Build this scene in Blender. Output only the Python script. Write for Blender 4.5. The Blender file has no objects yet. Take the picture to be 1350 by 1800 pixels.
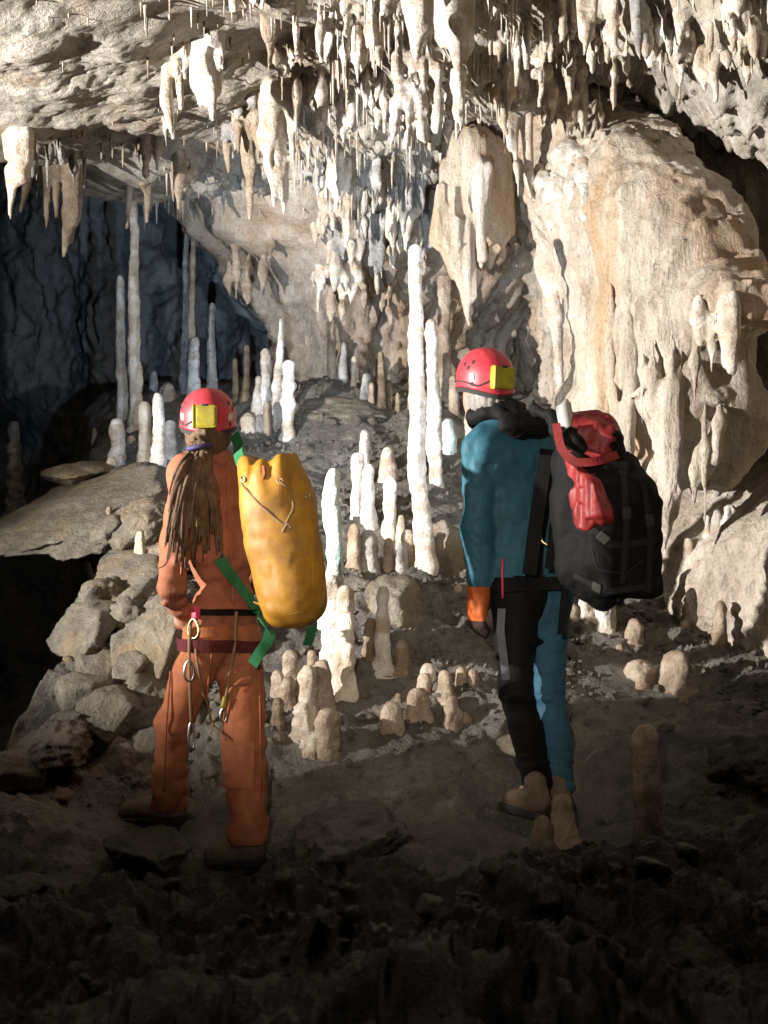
import bpy, bmesh, math, random
import numpy as np
from mathutils import Vector, Matrix

random.seed(7)
RNG = np.random.default_rng(11)
scene = bpy.context.scene
COL = scene.collection

# ------------------------------------------------------------------ camera
FPX = 2473.0                      # focal length in pixels of the 1350 x 1800 photograph
cam_data = bpy.data.cameras.new("camera")
cam_data.sensor_fit = 'VERTICAL'
cam_data.sensor_height = 24.0
cam_data.lens = 24.0 * FPX / 1800.0
cam_data.clip_start = 0.05
cam_data.clip_end = 200.0
cam_data.dof.use_dof = True
cam_data.dof.focus_distance = 6.2
cam_data.dof.aperture_fstop = 2.8
cam = bpy.data.objects.new("camera", cam_data)
cam.location = (0, 0, 0)
cam.rotation_euler = (math.radians(90), 0, 0)
COL.objects.link(cam)
scene.camera = cam

# ------------------------------------------------------------------ world: no daylight reaches this chamber
world = bpy.data.worlds.new("World")
scene.world = world
world.use_nodes = True
bg = world.node_tree.nodes["Background"]
bg.inputs[0].default_value = (0.55, 0.62, 0.75, 1)
bg.inputs[1].default_value = 0.004

# ------------------------------------------------------------------ lamps carried by the party, and an added fill
def spot(name, loc, target, power, color, angle, blend, radius):
    l = bpy.data.lights.new(name, 'SPOT')
    l.energy = power
    l.color = color
    l.spot_size = math.radians(angle)
    l.spot_blend = blend
    l.shadow_soft_size = radius
    o = bpy.data.objects.new(name, l)
    o.location = loc
    d = Vector(target) - Vector(loc)
    o.rotation_euler = d.to_track_quat('-Z', 'Y').to_euler()
    COL.objects.link(o)
    return o

# the strong lamp of a caver standing out of frame on the left
spot("hand_lamp", (-5.0, 3.4, 0.46), (0.95, 6.9, 1.58), 5300, (1.0, 0.965, 0.915), 57, 0.75, 0.04)
# warm fill added beside the camera, taken as the photographer's lamp
spot("camera_fill", (-0.35, -0.15, 0.35), (0.06, 5.4, -0.20), 640, (1.0, 0.89, 0.74), 29, 1.0, 0.03)

# ------------------------------------------------------------------ exposure
scene.view_settings.view_transform = 'Standard'
scene.view_settings.look = 'None'
scene.view_settings.exposure = 0.0
scene.view_settings.gamma = 1.0
scene.view_settings.use_curve_mapping = False
scene.cycles.max_bounces = 5
scene.cycles.diffuse_bounces = 3

# ------------------------------------------------------------------ numeric helpers
def P(px, py, d):
    return np.array([(px - 675.0) / FPX * d, d, (900.0 - py) / FPX * d])

def proj(p):
    y = np.maximum(p[..., 1], 0.3)
    return 675 + FPX * p[..., 0] / y, 900 - FPX * p[..., 2] / y

_perm = np.random.default_rng(3).permutation(256).astype(np.int32)
_perm = np.concatenate([_perm, _perm, _perm])
_grad = np.random.default_rng(5).normal(size=(256, 3)).astype(np.float32)
_grad /= np.linalg.norm(_grad, axis=1, keepdims=True)

def perlin(p):
    p = np.asarray(p, dtype=np.float32)
    i = np.floor(p).astype(np.int32)
    f = p - i
    i &= 255
    u = f * f * f * (f * (f * 6 - 15) + 10)
    out = 0
    for dx in (0, 1):
        wx = u[:, 0] if dx else 1 - u[:, 0]
        a = _perm[i[:, 0] + dx]
        for dy in (0, 1):
            wy = wx * (u[:, 1] if dy else 1 - u[:, 1])
            b = _perm[a + i[:, 1] + dy]
            for dz in (0, 1):
                w = wy * (u[:, 2] if dz else 1 - u[:, 2])
                g = _grad[_perm[b + i[:, 2] + dz] & 255]
                out = out + w * (g[:, 0] * (f[:, 0] - dx) + g[:, 1] * (f[:, 1] - dy) + g[:, 2] * (f[:, 2] - dz))
    return out * 1.5

def fbm(p, octaves=4, gain=0.5, lac=2.03, ridged=False):
    p = np.asarray(p, dtype=np.float32)
    out = np.zeros(len(p), dtype=np.float32)
    a = 1.0
    for o in range(octaves):
        n = perlin(p + 17.3 * o)
        out += a * ((1 - 2 * np.abs(n)) if ridged else n)
        p = p * lac
        a *= gain
    return out

def worley(p, seed=0):
    """distance to the nearest jittered cell point (2D)"""
    p = np.asarray(p, dtype=np.float32)[:, :2]
    i = np.floor(p).astype(np.int32)
    best = np.full(len(p), 9.0, dtype=np.float32)
    for dx in (-1, 0, 1):
        for dy in (-1, 0, 1):
            c = i + (dx, dy)
            h = _perm[(_perm[(c[:, 0] + seed) & 255] + c[:, 1]) & 255]
            q = c + 0.5 + 0.42 * _grad[h & 255, :2]
            best = np.minimum(best, np.hypot(p[:, 0] - q[:, 0], p[:, 1] - q[:, 1]))
    return best

ORD = ('first second third fourth fifth sixth seventh eighth ninth tenth eleventh twelfth thirteenth fourteenth fifteenth sixteenth seventeenth eighteenth nineteenth '
       'twentieth twenty-first twenty-second twenty-third twenty-fourth twenty-fifth twenty-sixth').split()

def sstep(e0, e1, x):
    t = np.clip((x - e0) / (e1 - e0), 0, 1)
    return t * t * (3 - 2 * t)

class TPS:
    def __init__(self, xy, z, reg=0.02):
        self.xy = np.array(xy, dtype=float)
        n = len(xy)
        K = self._k(self.xy) + reg * np.eye(n)
        Q = np.hstack([np.ones((n, 1)), self.xy])
        A = np.block([[K, Q], [Q.T, np.zeros((3, 3))]])
        self.w = np.linalg.solve(A, np.concatenate([np.array(z, float), np.zeros(3)]))
    def _k(self, q):
        d2 = ((q[:, None, :] - self.xy[None]) ** 2).sum(-1) + 1e-12
        return 0.5 * d2 * np.log(d2)
    def __call__(self, q):
        q = np.asarray(q, float)
        out = np.empty(len(q))
        for s in range(0, len(q), 40000):
            c = q[s:s + 40000]
            out[s:s + 40000] = self._k(c) @ self.w[:-3] + self.w[-3] + c @ self.w[-2:]
        return out

# ------------------------------------------------------------------ object helpers
def mesh_from(name, verts, faces, mat, smooth=True):
    me = bpy.data.meshes.new(name)
    verts = np.asarray(verts, dtype=np.float32)
    faces = np.asarray(faces, dtype=np.int32)
    k = faces.shape[1]
    me.vertices.add(len(verts))
    me.vertices.foreach_set("co", verts.ravel())
    me.loops.add(faces.size)
    me.loops.foreach_set("vertex_index", faces.ravel())
    me.polygons.add(len(faces))
    me.polygons.foreach_set("loop_start", np.arange(0, faces.size, k, dtype=np.int32))
    me.polygons.foreach_set("loop_total", np.full(len(faces), k, dtype=np.int32))
    me.update(calc_edges=True)
    me.validate()
    me.polygons.foreach_set("use_smooth", np.full(len(me.polygons), bool(smooth), dtype=bool))
    if mat is not None:
        for m in (mat if isinstance(mat, (list, tuple)) else [mat]):
            me.materials.append(m)
    return me

def add(name, me, parent=None, loc=(0, 0, 0), rot=None):
    o = bpy.data.objects.new(name, me)
    COL.objects.link(o)
    o.location = loc
    if rot is not None:
        o.rotation_euler = rot
    if parent is not None:
        o.parent = parent
    return o

def tag(o, label, cat, group=None):
    o["label"] = label
    o["category"] = cat
    if group:
        o["group"] = group
    return o

def build(name, verts, faces, mat, base=(0, 0, 0), parent=None, smooth=True, pbase=None):
    """mesh with its vertices given in world space; the object's origin goes to base"""
    base = np.asarray(base, float)
    me = mesh_from(name, np.asarray(verts) - base, faces, mat, smooth and type(faces).__name__ != "Flat")
    loc = base if pbase is None else base - np.asarray(pbase, float)
    return add(name, me, parent, loc)

def grid_faces(nu, nv, wrap_u=False):
    iu = np.arange(nu if wrap_u else nu - 1)
    jv = np.arange(nv - 1)
    I, J = np.meshgrid(iu, jv, indexing='ij')
    I2 = (I + 1) % nu
    return np.stack([I * nv + J, I2 * nv + J, I2 * nv + J + 1, I * nv + J + 1], -1).reshape(-1, 4)

def set_attr(me, name, vals):
    at = me.attributes.new(name, 'FLOAT', 'POINT')
    at.data.foreach_set("value", np.asarray(vals, dtype=np.float32))

def tube(points, radii, n=8, cap=True):
    """swept tube through points; returns verts, quad faces"""
    pts = np.asarray(points, float)
    radii = np.broadcast_to(np.asarray(radii, float), (len(pts),))
    tan = np.gradient(pts, axis=0)
    tan /= np.linalg.norm(tan, axis=1, keepdims=True) + 1e-9
    ref = np.array([0, 0, 1.0]) if abs(tan[0][2]) < 0.9 else np.array([1.0, 0, 0])
    V = []
    u = np.cross(tan[0], ref); u /= np.linalg.norm(u)
    for p, t, r in zip(pts, tan, radii):
        u = u - t * (u @ t); u /= np.linalg.norm(u) + 1e-9
        w = np.cross(t, u)
        a = np.arange(n) * 2 * np.pi / n
        V.append(p + r * (np.cos(a)[:, None] * u + np.sin(a)[:, None] * w))
    V = np.concatenate(V)
    m = len(pts)
    F = []
    for i in range(m - 1):
        for j in range(n):
            k = (j + 1) % n
            F.append((i * n + j, i * n + k, (i + 1) * n + k, (i + 1) * n + j))
    if cap:
        V = np.concatenate([V, pts[:1], pts[-1:]])
        a, b = m * n, m * n + 1
        for j in range(0, n, 2):
            F.append((a, (j + 2) % n, (j + 1) % n, j))
            F.append((b, (m - 1) * n + j, (m - 1) * n + (j + 1) % n, (m - 1) * n + (j + 2) % n))
    return V, np.array(F)

def ribbon(points, normals, width, thick, side=None):
    """flat strap: rectangular section swept along points, lying against normals"""
    pts = np.asarray(points, float); nr = np.asarray(normals, float)
    tan = np.gradient(pts, axis=0)
    tan /= np.linalg.norm(tan, axis=1, keepdims=True) + 1e-9
    V = []
    for p, t, nn in zip(pts, tan, nr):
        s = np.cross(t, nn); s /= np.linalg.norm(s) + 1e-9
        nn = np.cross(s, t)
        for a, b in ((-1, -1), (1, -1), (1, 1), (-1, 1)):
            V.append(p + s * a * width / 2 + nn * b * thick / 2)
    m = len(pts); F = []
    for i in range(m - 1):
        for j in range(4):
            k = (j + 1) % 4
            F.append((i * 4 + j, i * 4 + k, (i + 1) * 4 + k, (i + 1) * 4 + j))
    F.append((3, 2, 1, 0)); F.append(tuple((m - 1) * 4 + j for j in range(4)))
    return np.array(V), Flat(np.array(F))

class Flat(np.ndarray):
    """faces of a strap, to be shaded flat"""
    def __new__(cls, a):
        return np.asarray(a).view(cls)

def rounded_box(c, axes, size, r=0.25, seg=4):
    """superellipsoid box: c centre, axes rows, size half extents"""
    n = 24
    u = np.linspace(-np.pi / 2, np.pi / 2, 13); v = np.linspace(-np.pi, np.pi, n, endpoint=False)
    U, W = np.meshgrid(v, u, indexing='ij')
    f = lambda x, e: np.sign(x) * np.abs(x) ** e
    q = np.stack([f(np.cos(W), r) * f(np.cos(U), r) * size[0], f(np.cos(W), r) * f(np.sin(U), r) * size[1], f(np.sin(W), r) * size[2]], -1).reshape(-1, 3)
    return np.asarray(c) + q @ np.asarray(axes), grid_faces(n, 13, True)

# ------------------------------------------------------------------ signed distance shapes and their surface
def rc(p, a, b, ra, rb):
    a = np.asarray(a, float); b = np.asarray(b, float)
    ab = b - a
    t = np.clip(((p - a) @ ab) / (ab @ ab), 0, 1)
    return np.linalg.norm(p - a - t[:, None] * ab, axis=1) - (ra + (rb - ra) * t)

def ell(p, c, axes, r):
    r = np.asarray(r, float)
    q = ((p - np.asarray(c)) @ np.asarray(axes).T) / r
    l = np.linalg.norm(q, axis=1)
    return (l - 1) * r.min() * 0.5 + (l - 1) * 0.5 * (l / (np.linalg.norm(q / r, axis=1) + 1e-6))

def rbox(p, c, axes, h, r):
    q = np.abs((p - np.asarray(c)) @ np.asarray(axes).T) - (np.asarray(h) - r)
    return np.linalg.norm(np.maximum(q, 0), axis=1) + np.minimum(q.max(1), 0) - r

def smin(a, b, k):
    h = np.clip(0.5 + 0.5 * (b - a) / k, 0, 1)
    return b * (1 - h) + a * h - k * h * (1 - h)

def surface(fn, lo, hi, vox, band=None):
    """naive surface nets of fn(points)->distance over the box lo..hi (coarse pass first, fine only near the surface)"""
    lo = np.asarray(lo, float); hi = np.asarray(hi, float)
    n = np.maximum(np.ceil((hi - lo) / vox).astype(int) + 1, 4)
    st = 4
    nc = (n + st - 1) // st + 1
    cg = [lo[a] + np.arange(nc[a]) * vox * st for a in range(3)]
    C = np.stack(np.meshgrid(*cg, indexing='ij'), -1).reshape(-1, 3)
    cv = fn(C).reshape(nc)
    lim = vox * st * 2.2
    near = np.abs(cv) < lim
    full = np.repeat(np.repeat(np.repeat(cv, st, 0), st, 1), st, 2)
    msk = np.repeat(np.repeat(np.repeat(near, st, 0), st, 1), st, 2)
    full = np.roll(full, (st // 2,) * 3, (0, 1, 2))[:n[0], :n[1], :n[2]].copy()
    msk = np.roll(msk, (st // 2,) * 3, (0, 1, 2))[:n[0], :n[1], :n[2]]
    ii = np.argwhere(msk)
    pts = lo + ii * vox
    v = np.empty(len(pts))
    for s in range(0, len(pts), 300000):
        v[s:s + 300000] = fn(pts[s:s + 300000])
    full[msk] = v
    S = full < 0
    cnt = sum(S[a:n[0] - 1 + a, b:n[1] - 1 + b, c:n[2] - 1 + c].astype(np.int8) for a in (0, 1) for b in (0, 1) for c in (0, 1))
    act = np.argwhere((cnt > 0) & (cnt < 8))
    idx = -np.ones(tuple(n - 1), dtype=np.int64)
    idx[tuple(act.T)] = np.arange(len(act))
    acc = np.zeros((len(act), 3)); num = np.zeros(len(act))
    cs = [(a, b, c) for a in (0, 1) for b in (0, 1) for c in (0, 1)]
    vals = {c: full[tuple((act + c).T)] for c in cs}
    for c0 in cs:
        for ax in range(3):
            if c0[ax]:
                continue
            c1 = list(c0); c1[ax] = 1; c1 = tuple(c1)
            a, b = vals[c0], vals[c1]
            m = (a < 0) != (b < 0)
            t = np.where(m, a / np.where(m, a - b, 1), 0)
            q = np.array(c0, float)[None] + t[:, None] * np.eye(3)[ax]
            acc[m] += q[m]; num[m] += 1
    V = lo + (act + acc / num[:, None]) * vox
    F = []
    for ax in range(3):
        b, c = (ax + 1) % 3, (ax + 2) % 3
        sl0 = [slice(None)] * 3; sl1 = [slice(None)] * 3
        sl0[ax] = slice(0, n[ax] - 1); sl1[ax] = slice(1, n[ax])
        e = np.argwhere(S[tuple(sl0)] != S[tuple(sl1)])
        e = e[(e[:, b] > 0) & (e[:, c] > 0) & (e[:, b] < n[b] - 1) & (e[:, c] < n[c] - 1)]
        inside0 = S[tuple(e.T)]
        q = []
        for db, dc in ((-1, -1), (0, -1), (0, 0), (-1, 0)):
            k = e.copy(); k[:, b] += db; k[:, c] += dc
            q.append(idx[tuple(k.T)])
        q = np.stack(q, 1)
        q[~inside0] = q[~inside0][:, ::-1]
        F.append(q)
    F = np.concatenate(F)
    F = F[(F >= 0).all(1)]
    return V, F
# ------------------------------------------------------------------ materials
def new_mat(name):
    m = bpy.data.materials.new(name)
    m.use_nodes = True
    nt = m.node_tree
    return m, nt, nt.nodes["Principled BSDF"]

def N(nt, typ, **kw):
    n = nt.nodes.new(typ)
    for k, v in kw.items():
        setattr(n, k, v)
    return n

def noise_node(nt, vec, scale, detail=5, rough=0.55, dist=0.0):
    n = N(nt, 'ShaderNodeTexNoise')
    n.inputs['Scale'].default_value = scale
    n.inputs['Detail'].default_value = detail
    n.inputs['Roughness'].default_value = rough
    n.inputs['Distortion'].default_value = dist
    nt.links.new(vec, n.inputs['Vector'])
    return n.outputs['Fac']

def ramp(nt, fac, stops):
    r = N(nt, 'ShaderNodeValToRGB')
    els = r.color_ramp.elements
    while len(els) < len(stops):
        els.new(0.5)
    for e, (p, c) in zip(els, stops):
        e.position = p
        e.color = (*c, 1) if len(c) == 3 else c
    nt.links.new(fac, r.inputs[0])
    return r.outputs[0]

def mix(nt, a, b, fac, mode='MIX'):
    m = N(nt, 'ShaderNodeMix', data_type='RGBA', blend_type=mode)
    for k, v in ((0, fac), (6, a), (7, b)):
        if hasattr(v, 'links') or isinstance(v, bpy.types.NodeSocket):
            nt.links.new(v, m.inputs[k])
        else:
            m.inputs[k].default_value = v if k == 0 else (*v, 1)
    return m.outputs[2]

def math_node(nt, op, a, b=None):
    m = N(nt, 'ShaderNodeMath', operation=op)
    for k, v in ((0, a), (1, b)):
        if v is None:
            continue
        if isinstance(v, bpy.types.NodeSocket):
            nt.links.new(v, m.inputs[k])
        else:
            m.inputs[k].default_value = v
    return m.outputs[0]

def world_pos(nt, stretch=(1, 1, 1)):
    g = N(nt, 'ShaderNodeNewGeometry')
    mp = N(nt, 'ShaderNodeMapping')
    mp.inputs['Scale'].default_value = stretch
    nt.links.new(g.outputs['Position'], mp.inputs['Vector'])
    return g.outputs['Position'], mp.outputs['Vector']

def rock_mat(name, dark, mid, pale, stain=None, stain_amt=0.5, streak=1.0, scale=1.0, bump=0.6, rough=0.6, spec=0.35, bdist=0.03, mud=None, mud_amt=0.0, sss=0.0):
    m, nt, b = new_mat(name)
    pos, sv = world_pos(nt, (1, 1, streak))
    n1 = noise_node(nt, sv, 2.2 * scale, 6, 0.62, 0.15)
    n2 = noise_node(nt, sv, 9.0 * scale, 8, 0.68, 0.0)
    n3 = noise_node(nt, pos, 45.0 * scale, 5, 0.7)
    f = math_node(nt, 'ADD', math_node(nt, 'MULTIPLY', n1, 0.55), math_node(nt, 'MULTIPLY', n2, 0.45))
    c = ramp(nt, f, [(0.33, dark), (0.5, mid), (0.66, pale)])
    if stain:
        ns = noise_node(nt, sv, 1.6 * scale, 4, 0.6, 0.6)
        ns2 = math_node(nt, 'MULTIPLY', ramp(nt, ns, [(0.5, (0, 0, 0)), (0.68, (1, 1, 1))]), stain_amt)
        c = mix(nt, c, stain, ns2)
    if mud:
        g = N(nt, 'ShaderNodeNewGeometry')
        sp = N(nt, 'ShaderNodeSeparateXYZ')
        nt.links.new(g.outputs['Normal'], sp.inputs[0])
        up = math_node(nt, 'ADD', sp.outputs[2], math_node(nt, 'MULTIPLY', math_node(nt, 'SUBTRACT', n2, 0.5), 1.6))
        c = mix(nt, c, mud, math_node(nt, 'MULTIPLY', ramp(nt, up, [(0.25, (0, 0, 0)), (0.75, (1, 1, 1))]), mud_amt))
    sp_ = ramp(nt, n3, [(0.30, (0.62, 0.60, 0.57)), (0.52, (1, 1, 1)), (0.8, (1.12, 1.12, 1.1))])
    c = mix(nt, c, sp_, 0.85, 'MULTIPLY')
    nt.links.new(c, b.inputs['Base Color'])
    rr = ramp(nt, n2, [(0.35, (rough - 0.2,) * 3), (0.65, (min(1, rough + 0.22),) * 3)])
    nt.links.new(rr, b.inputs['Roughness'])
    b.inputs['Specular IOR Level'].default_value = spec
    h = math_node(nt, 'ADD', math_node(nt, 'MULTIPLY', n2, 1.4), math_node(nt, 'MULTIPLY', n3, 0.45))
    n4 = noise_node(nt, pos, 140.0 * scale, 3, 0.6)
    h = math_node(nt, 'ADD', h, math_node(nt, 'MULTIPLY', n4, 0.15))
    bp = N(nt, 'ShaderNodeBump')
    bp.inputs['Strength'].default_value = bump
    bp.inputs['Distance'].default_value = bdist
    nt.links.new(h, bp.inputs['Height'])
    nt.links.new(bp.outputs[0], b.inputs['Normal'])
    return m

def banded_mat(name, dark, mid, pale, band, band_amt=0.6, bump=0.9, rough=0.45, spec=0.4, bscale=14.0):
    """dripstone: growth rings round the axis, pale calcite with tan bands"""
    m, nt, b = new_mat(name)
    pos, sv = world_pos(nt, (0.25, 0.25, 1))
    nb = noise_node(nt, sv, bscale, 4, 0.6, 0.3)
    n1 = noise_node(nt, pos, 7.0, 5, 0.6, 0.3)
    n3 = noise_node(nt, pos, 60.0, 5, 0.7)
    c = ramp(nt, n1, [(0.34, dark), (0.5, mid), (0.64, pale)])
    c = mix(nt, c, band, math_node(nt, 'MULTIPLY', ramp(nt, nb, [(0.5, (0, 0, 0)), (0.62, (1, 1, 1))]), band_amt))
    sp_ = ramp(nt, n3, [(0.3, (0.7, 0.68, 0.65)), (0.5, (1, 1, 1))])
    c = mix(nt, c, sp_, 0.8, 'MULTIPLY')
    nt.links.new(c, b.inputs['Base Color'])
    b.inputs['Roughness'].default_value = rough
    b.inputs['Specular IOR Level'].default_value = spec
    h = math_node(nt, 'ADD', math_node(nt, 'MULTIPLY', nb, 0.8), math_node(nt, 'MULTIPLY', n3, 0.45))
    h = math_node(nt, 'ADD', h, math_node(nt, 'MULTIPLY', n1, 0.8))
    bp = N(nt, 'ShaderNodeBump')
    bp.inputs['Strength'].default_value = bump
    bp.inputs['Distance'].default_value = 0.035
    nt.links.new(h, bp.inputs['Height'])
    nt.links.new(bp.outputs[0], b.inputs['Normal'])
    return m

def cloth_mat(name, col, dirt, dirt_amt=0.5, rough=0.85, weave=260.0, bump=0.25, spec=0.15, dscale=5.0, wrinkle=0.5):
    m, nt, b = new_mat(name)
    pos, sv = world_pos(nt)
    n1 = noise_node(nt, pos, dscale, 6, 0.65, 0.5)
    n2 = noise_node(nt, pos, 28.0, 5, 0.6)
    n3 = noise_node(nt, pos, weave, 2, 0.5)
    c = mix(nt, col, dirt, math_node(nt, 'MULTIPLY', ramp(nt, n1, [(0.42, (0, 0, 0)), (0.7, (1, 1, 1))]), dirt_amt))
    c = mix(nt, c, ramp(nt, n2, [(0.3, (0.78, 0.77, 0.75)), (0.6, (1.05, 1.05, 1.05))]), 1.0, 'MULTIPLY')
    nt.links.new(c, b.inputs['Base Color'])
    b.inputs['Roughness'].default_value = rough
    b.inputs['Specular IOR Level'].default_value = spec
    h = math_node(nt, 'ADD', math_node(nt, 'MULTIPLY', n2, 0.8), math_node(nt, 'MULTIPLY', n3, 0.2))
    if wrinkle:      # creases of worn cloth
        for sc_, am in ((7.0, 1.6), (17.0, 0.9)):
            r = N(nt, 'ShaderNodeTexNoise')
            r.noise_type = 'RIDGED_MULTIFRACTAL'
            r.inputs['Scale'].default_value = sc_; r.inputs['Detail'].default_value = 2.0; r.inputs['Roughness'].default_value = 0.4
            r.inputs['Distortion'].default_value = 0.8
            nt.links.new(pos, r.inputs['Vector'])
            h = math_node(nt, 'ADD', h, math_node(nt, 'MULTIPLY', r.outputs['Fac'], am * wrinkle))
    bp = N(nt, 'ShaderNodeBump')
    bp.inputs['Strength'].default_value = bump
    bp.inputs['Distance'].default_value = 0.016
    nt.links.new(h, bp.inputs['Height'])
    nt.links.new(bp.outputs[0], b.inputs['Normal'])
    return m

def plain_mat(name, col, rough=0.5, metal=0.0, spec=0.5, wear=0.25):
    m, nt, b = new_mat(name)
    pos, _ = world_pos(nt)
    n1 = noise_node(nt, pos, 30.0, 5, 0.65)
    c = mix(nt, col, tuple(x * 0.55 for x in col), math_node(nt, 'MULTIPLY', ramp(nt, n1, [(0.45, (0, 0, 0)), (0.7, (1, 1, 1))]), wear))
    nt.links.new(c, b.inputs['Base Color'])
    b.inputs['Roughness'].default_value = rough
    b.inputs['Metallic'].default_value = metal
    b.inputs['Specular IOR Level'].default_value = spec
    return m

M = {}
M['floor'] = rock_mat('muddy_rock', (0.075, 0.066, 0.056), (0.175, 0.157, 0.135), (0.30, 0.275, 0.24), (0.34, 0.31, 0.26), 0.35, 1, 1.9, 1.0, 0.55, 0.4, 0.04)
M['wall'] = rock_mat('cave_wall_rock', (0.15, 0.125, 0.10), (0.34, 0.29, 0.235), (0.56, 0.50, 0.43), (0.36, 0.22, 0.11), 0.5, 0.35, 1.1, 0.7, 0.6, 0.3, 0.04)
M['ceiling'] = rock_mat('cave_ceiling_rock', (0.18, 0.16, 0.135), (0.40, 0.365, 0.31), (0.60, 0.56, 0.49), (0.40, 0.29, 0.17), 0.45, 1, 1.1, 0.7, 0.65, 0.3, 0.04)
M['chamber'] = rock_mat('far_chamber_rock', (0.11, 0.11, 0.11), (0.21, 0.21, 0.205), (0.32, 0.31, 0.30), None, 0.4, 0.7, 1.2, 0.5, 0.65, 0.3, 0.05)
M['flow'] = rock_mat('flowstone', (0.24, 0.185, 0.135), (0.52, 0.45, 0.365), (0.74, 0.69, 0.61), (0.50, 0.31, 0.155), 0.7, 0.22, 1.3, 0.8, 0.55, 0.4, 0.04)
M['white'] = banded_mat('white_calcite', (0.50, 0.44, 0.37), (0.66, 0.62, 0.56), (0.80, 0.78, 0.74), (0.42, 0.32, 0.225), 0.75)
M['cream'] = banded_mat('cream_calcite', (0.42, 0.34, 0.25), (0.62, 0.54, 0.44), (0.76, 0.70, 0.61), (0.40, 0.28, 0.17), 0.5)
M['tan'] = banded_mat('tan_calcite', (0.22, 0.165, 0.115), (0.38, 0.30, 0.22), (0.52, 0.43, 0.33), (0.24, 0.155, 0.09), 0.5)
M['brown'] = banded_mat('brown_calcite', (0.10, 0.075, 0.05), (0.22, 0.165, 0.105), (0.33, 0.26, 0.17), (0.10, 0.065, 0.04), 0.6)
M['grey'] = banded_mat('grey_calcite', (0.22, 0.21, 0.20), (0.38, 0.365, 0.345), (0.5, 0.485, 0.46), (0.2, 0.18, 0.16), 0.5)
M['aqua'] = banded_mat('aqua_light_tinted_calcite', (0.50, 0.70, 0.66), (0.66, 0.80, 0.76), (0.82, 0.85, 0.80), (0.45, 0.66, 0.62), 0.4)  # aqua cast of a lamp put into the calcite's colour
M['boulder'] = rock_mat('boulder_rock', (0.085, 0.074, 0.056), (0.20, 0.178, 0.138), (0.33, 0.30, 0.24), (0.36, 0.23, 0.09), 0.45, 1, 1.8, 0.9, 0.6, 0.35, 0.03, (0.14, 0.12, 0.095), 0.35)
M['rubble'] = rock_mat('rubble_rock', (0.07, 0.06, 0.047), (0.145, 0.125, 0.10), (0.25, 0.22, 0.18), None, 0, 1, 2.2, 0.9, 0.6, 0.35, 0.03)
M['mud'] = rock_mat('shade_dark_floor', (0.020, 0.017, 0.014), (0.042, 0.035, 0.028), (0.10, 0.086, 0.07), None, 0, 1, 2.6, 1.0, 0.42, 0.5, 0.04)  # floor colour darkened to stand in for shade in the foreground
M['dark_rock'] = rock_mat('shade_dark_rock', (0.028, 0.023, 0.018), (0.06, 0.05, 0.038), (0.11, 0.093, 0.07), None, 0, 1, 1.8, 0.9, 0.5, 0.5, 0.03)  # foreground rocks: shade put into a darker rock colour
# ------------------------------------------------------------------ cave floor
_fl = [(0, 1800, 3.4), (675, 1800, 3.3), (1350, 1800, 3.3), (-300, 1500, 4.8), (1650, 1500, 4.8),
       (270, 1455, 5.25), (410, 1530, 5.05), (100, 1500, 4.9), (950, 1455, 5.4), (1150, 1505, 4.95), (700, 1560, 4.6),
       (560, 1395, 5.35), (1350, 1500, 4.6), (680, 1300, 5.7), (900, 1320, 5.65), (450, 1310, 5.6), (250, 1395, 5.5),
       (1000, 1300, 5.7), (1200, 1265, 5.95), (1350, 1200, 6.3), (1500, 1180, 6.4),
       (600, 1215, 6.0), (840, 1210, 6.1), (480, 1230, 5.95), (1050, 1160, 6.45), (1250, 1130, 6.7), (1350, 1085, 7.0), (1550, 1050, 7.2),
       (660, 1150, 6.25), (760, 1012, 6.95), (600, 1030, 6.6), (640, 945, 7.2), (700, 955, 7.15), (850, 1030, 6.9),
       (500, 780, 8.7), (380, 830, 8.0), (640, 740, 8.8), (520, 690, 9.3), (760, 800, 8.5), (900, 800, 8.6), (1000, 850, 8.2), (1050, 1010, 7.3),
       (640, 690, 9.3), (760, 690, 9.4), (900, 700, 9.6), (380, 695, 9.4),
       (200, 830, 8.1), (290, 830, 7.9), (280, 700, 9.4), (240, 770, 8.8), (300, 960, 7.1), (260, 1010, 6.7), (290, 890, 7.5)]
_w = [P(*t) for t in _fl] + [np.array(t) for t in [(-3.5, 4, -1.25), (-2.4, 3, -1.25), (2.6, 3, -1.22), (0, 2.0, -1.25), (2.8, 5, -1.05), (3, 7, -0.4),
                                                   (-6.5, 4, -1.2), (-6.5, 9, -0.8), (-0.5, 12, 0.4), (-2, 12, 0.2), (1.5, 12, 1.0), (-4, 9, 0.0)]]
_floor_tps = TPS([(p[0], p[1]) for p in _w], [p[2] for p in _w], 0.03)
_EY = [2, 4.2, 5.0, 5.5, 6.0, 6.6, 7.2, 8.2, 9.5, 12.5]
_EX = [-6.4, -5.6, -1.95, -1.55, -1.40, -1.22, -1.36, -1.66, -2.0, -2.2]

def smooth_floor(xy):
    xy = np.asarray(xy, float)
    z = _floor_tps(xy)
    xe = np.interp(xy[:, 1], _EY, _EX) + 0.10 * perlin(np.c_[xy * 2.2, np.full(len(xy), 4.4)])
    s = sstep(0.0, 0.34, xe - xy[:, 0])
    return z - 1.9 * s

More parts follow.
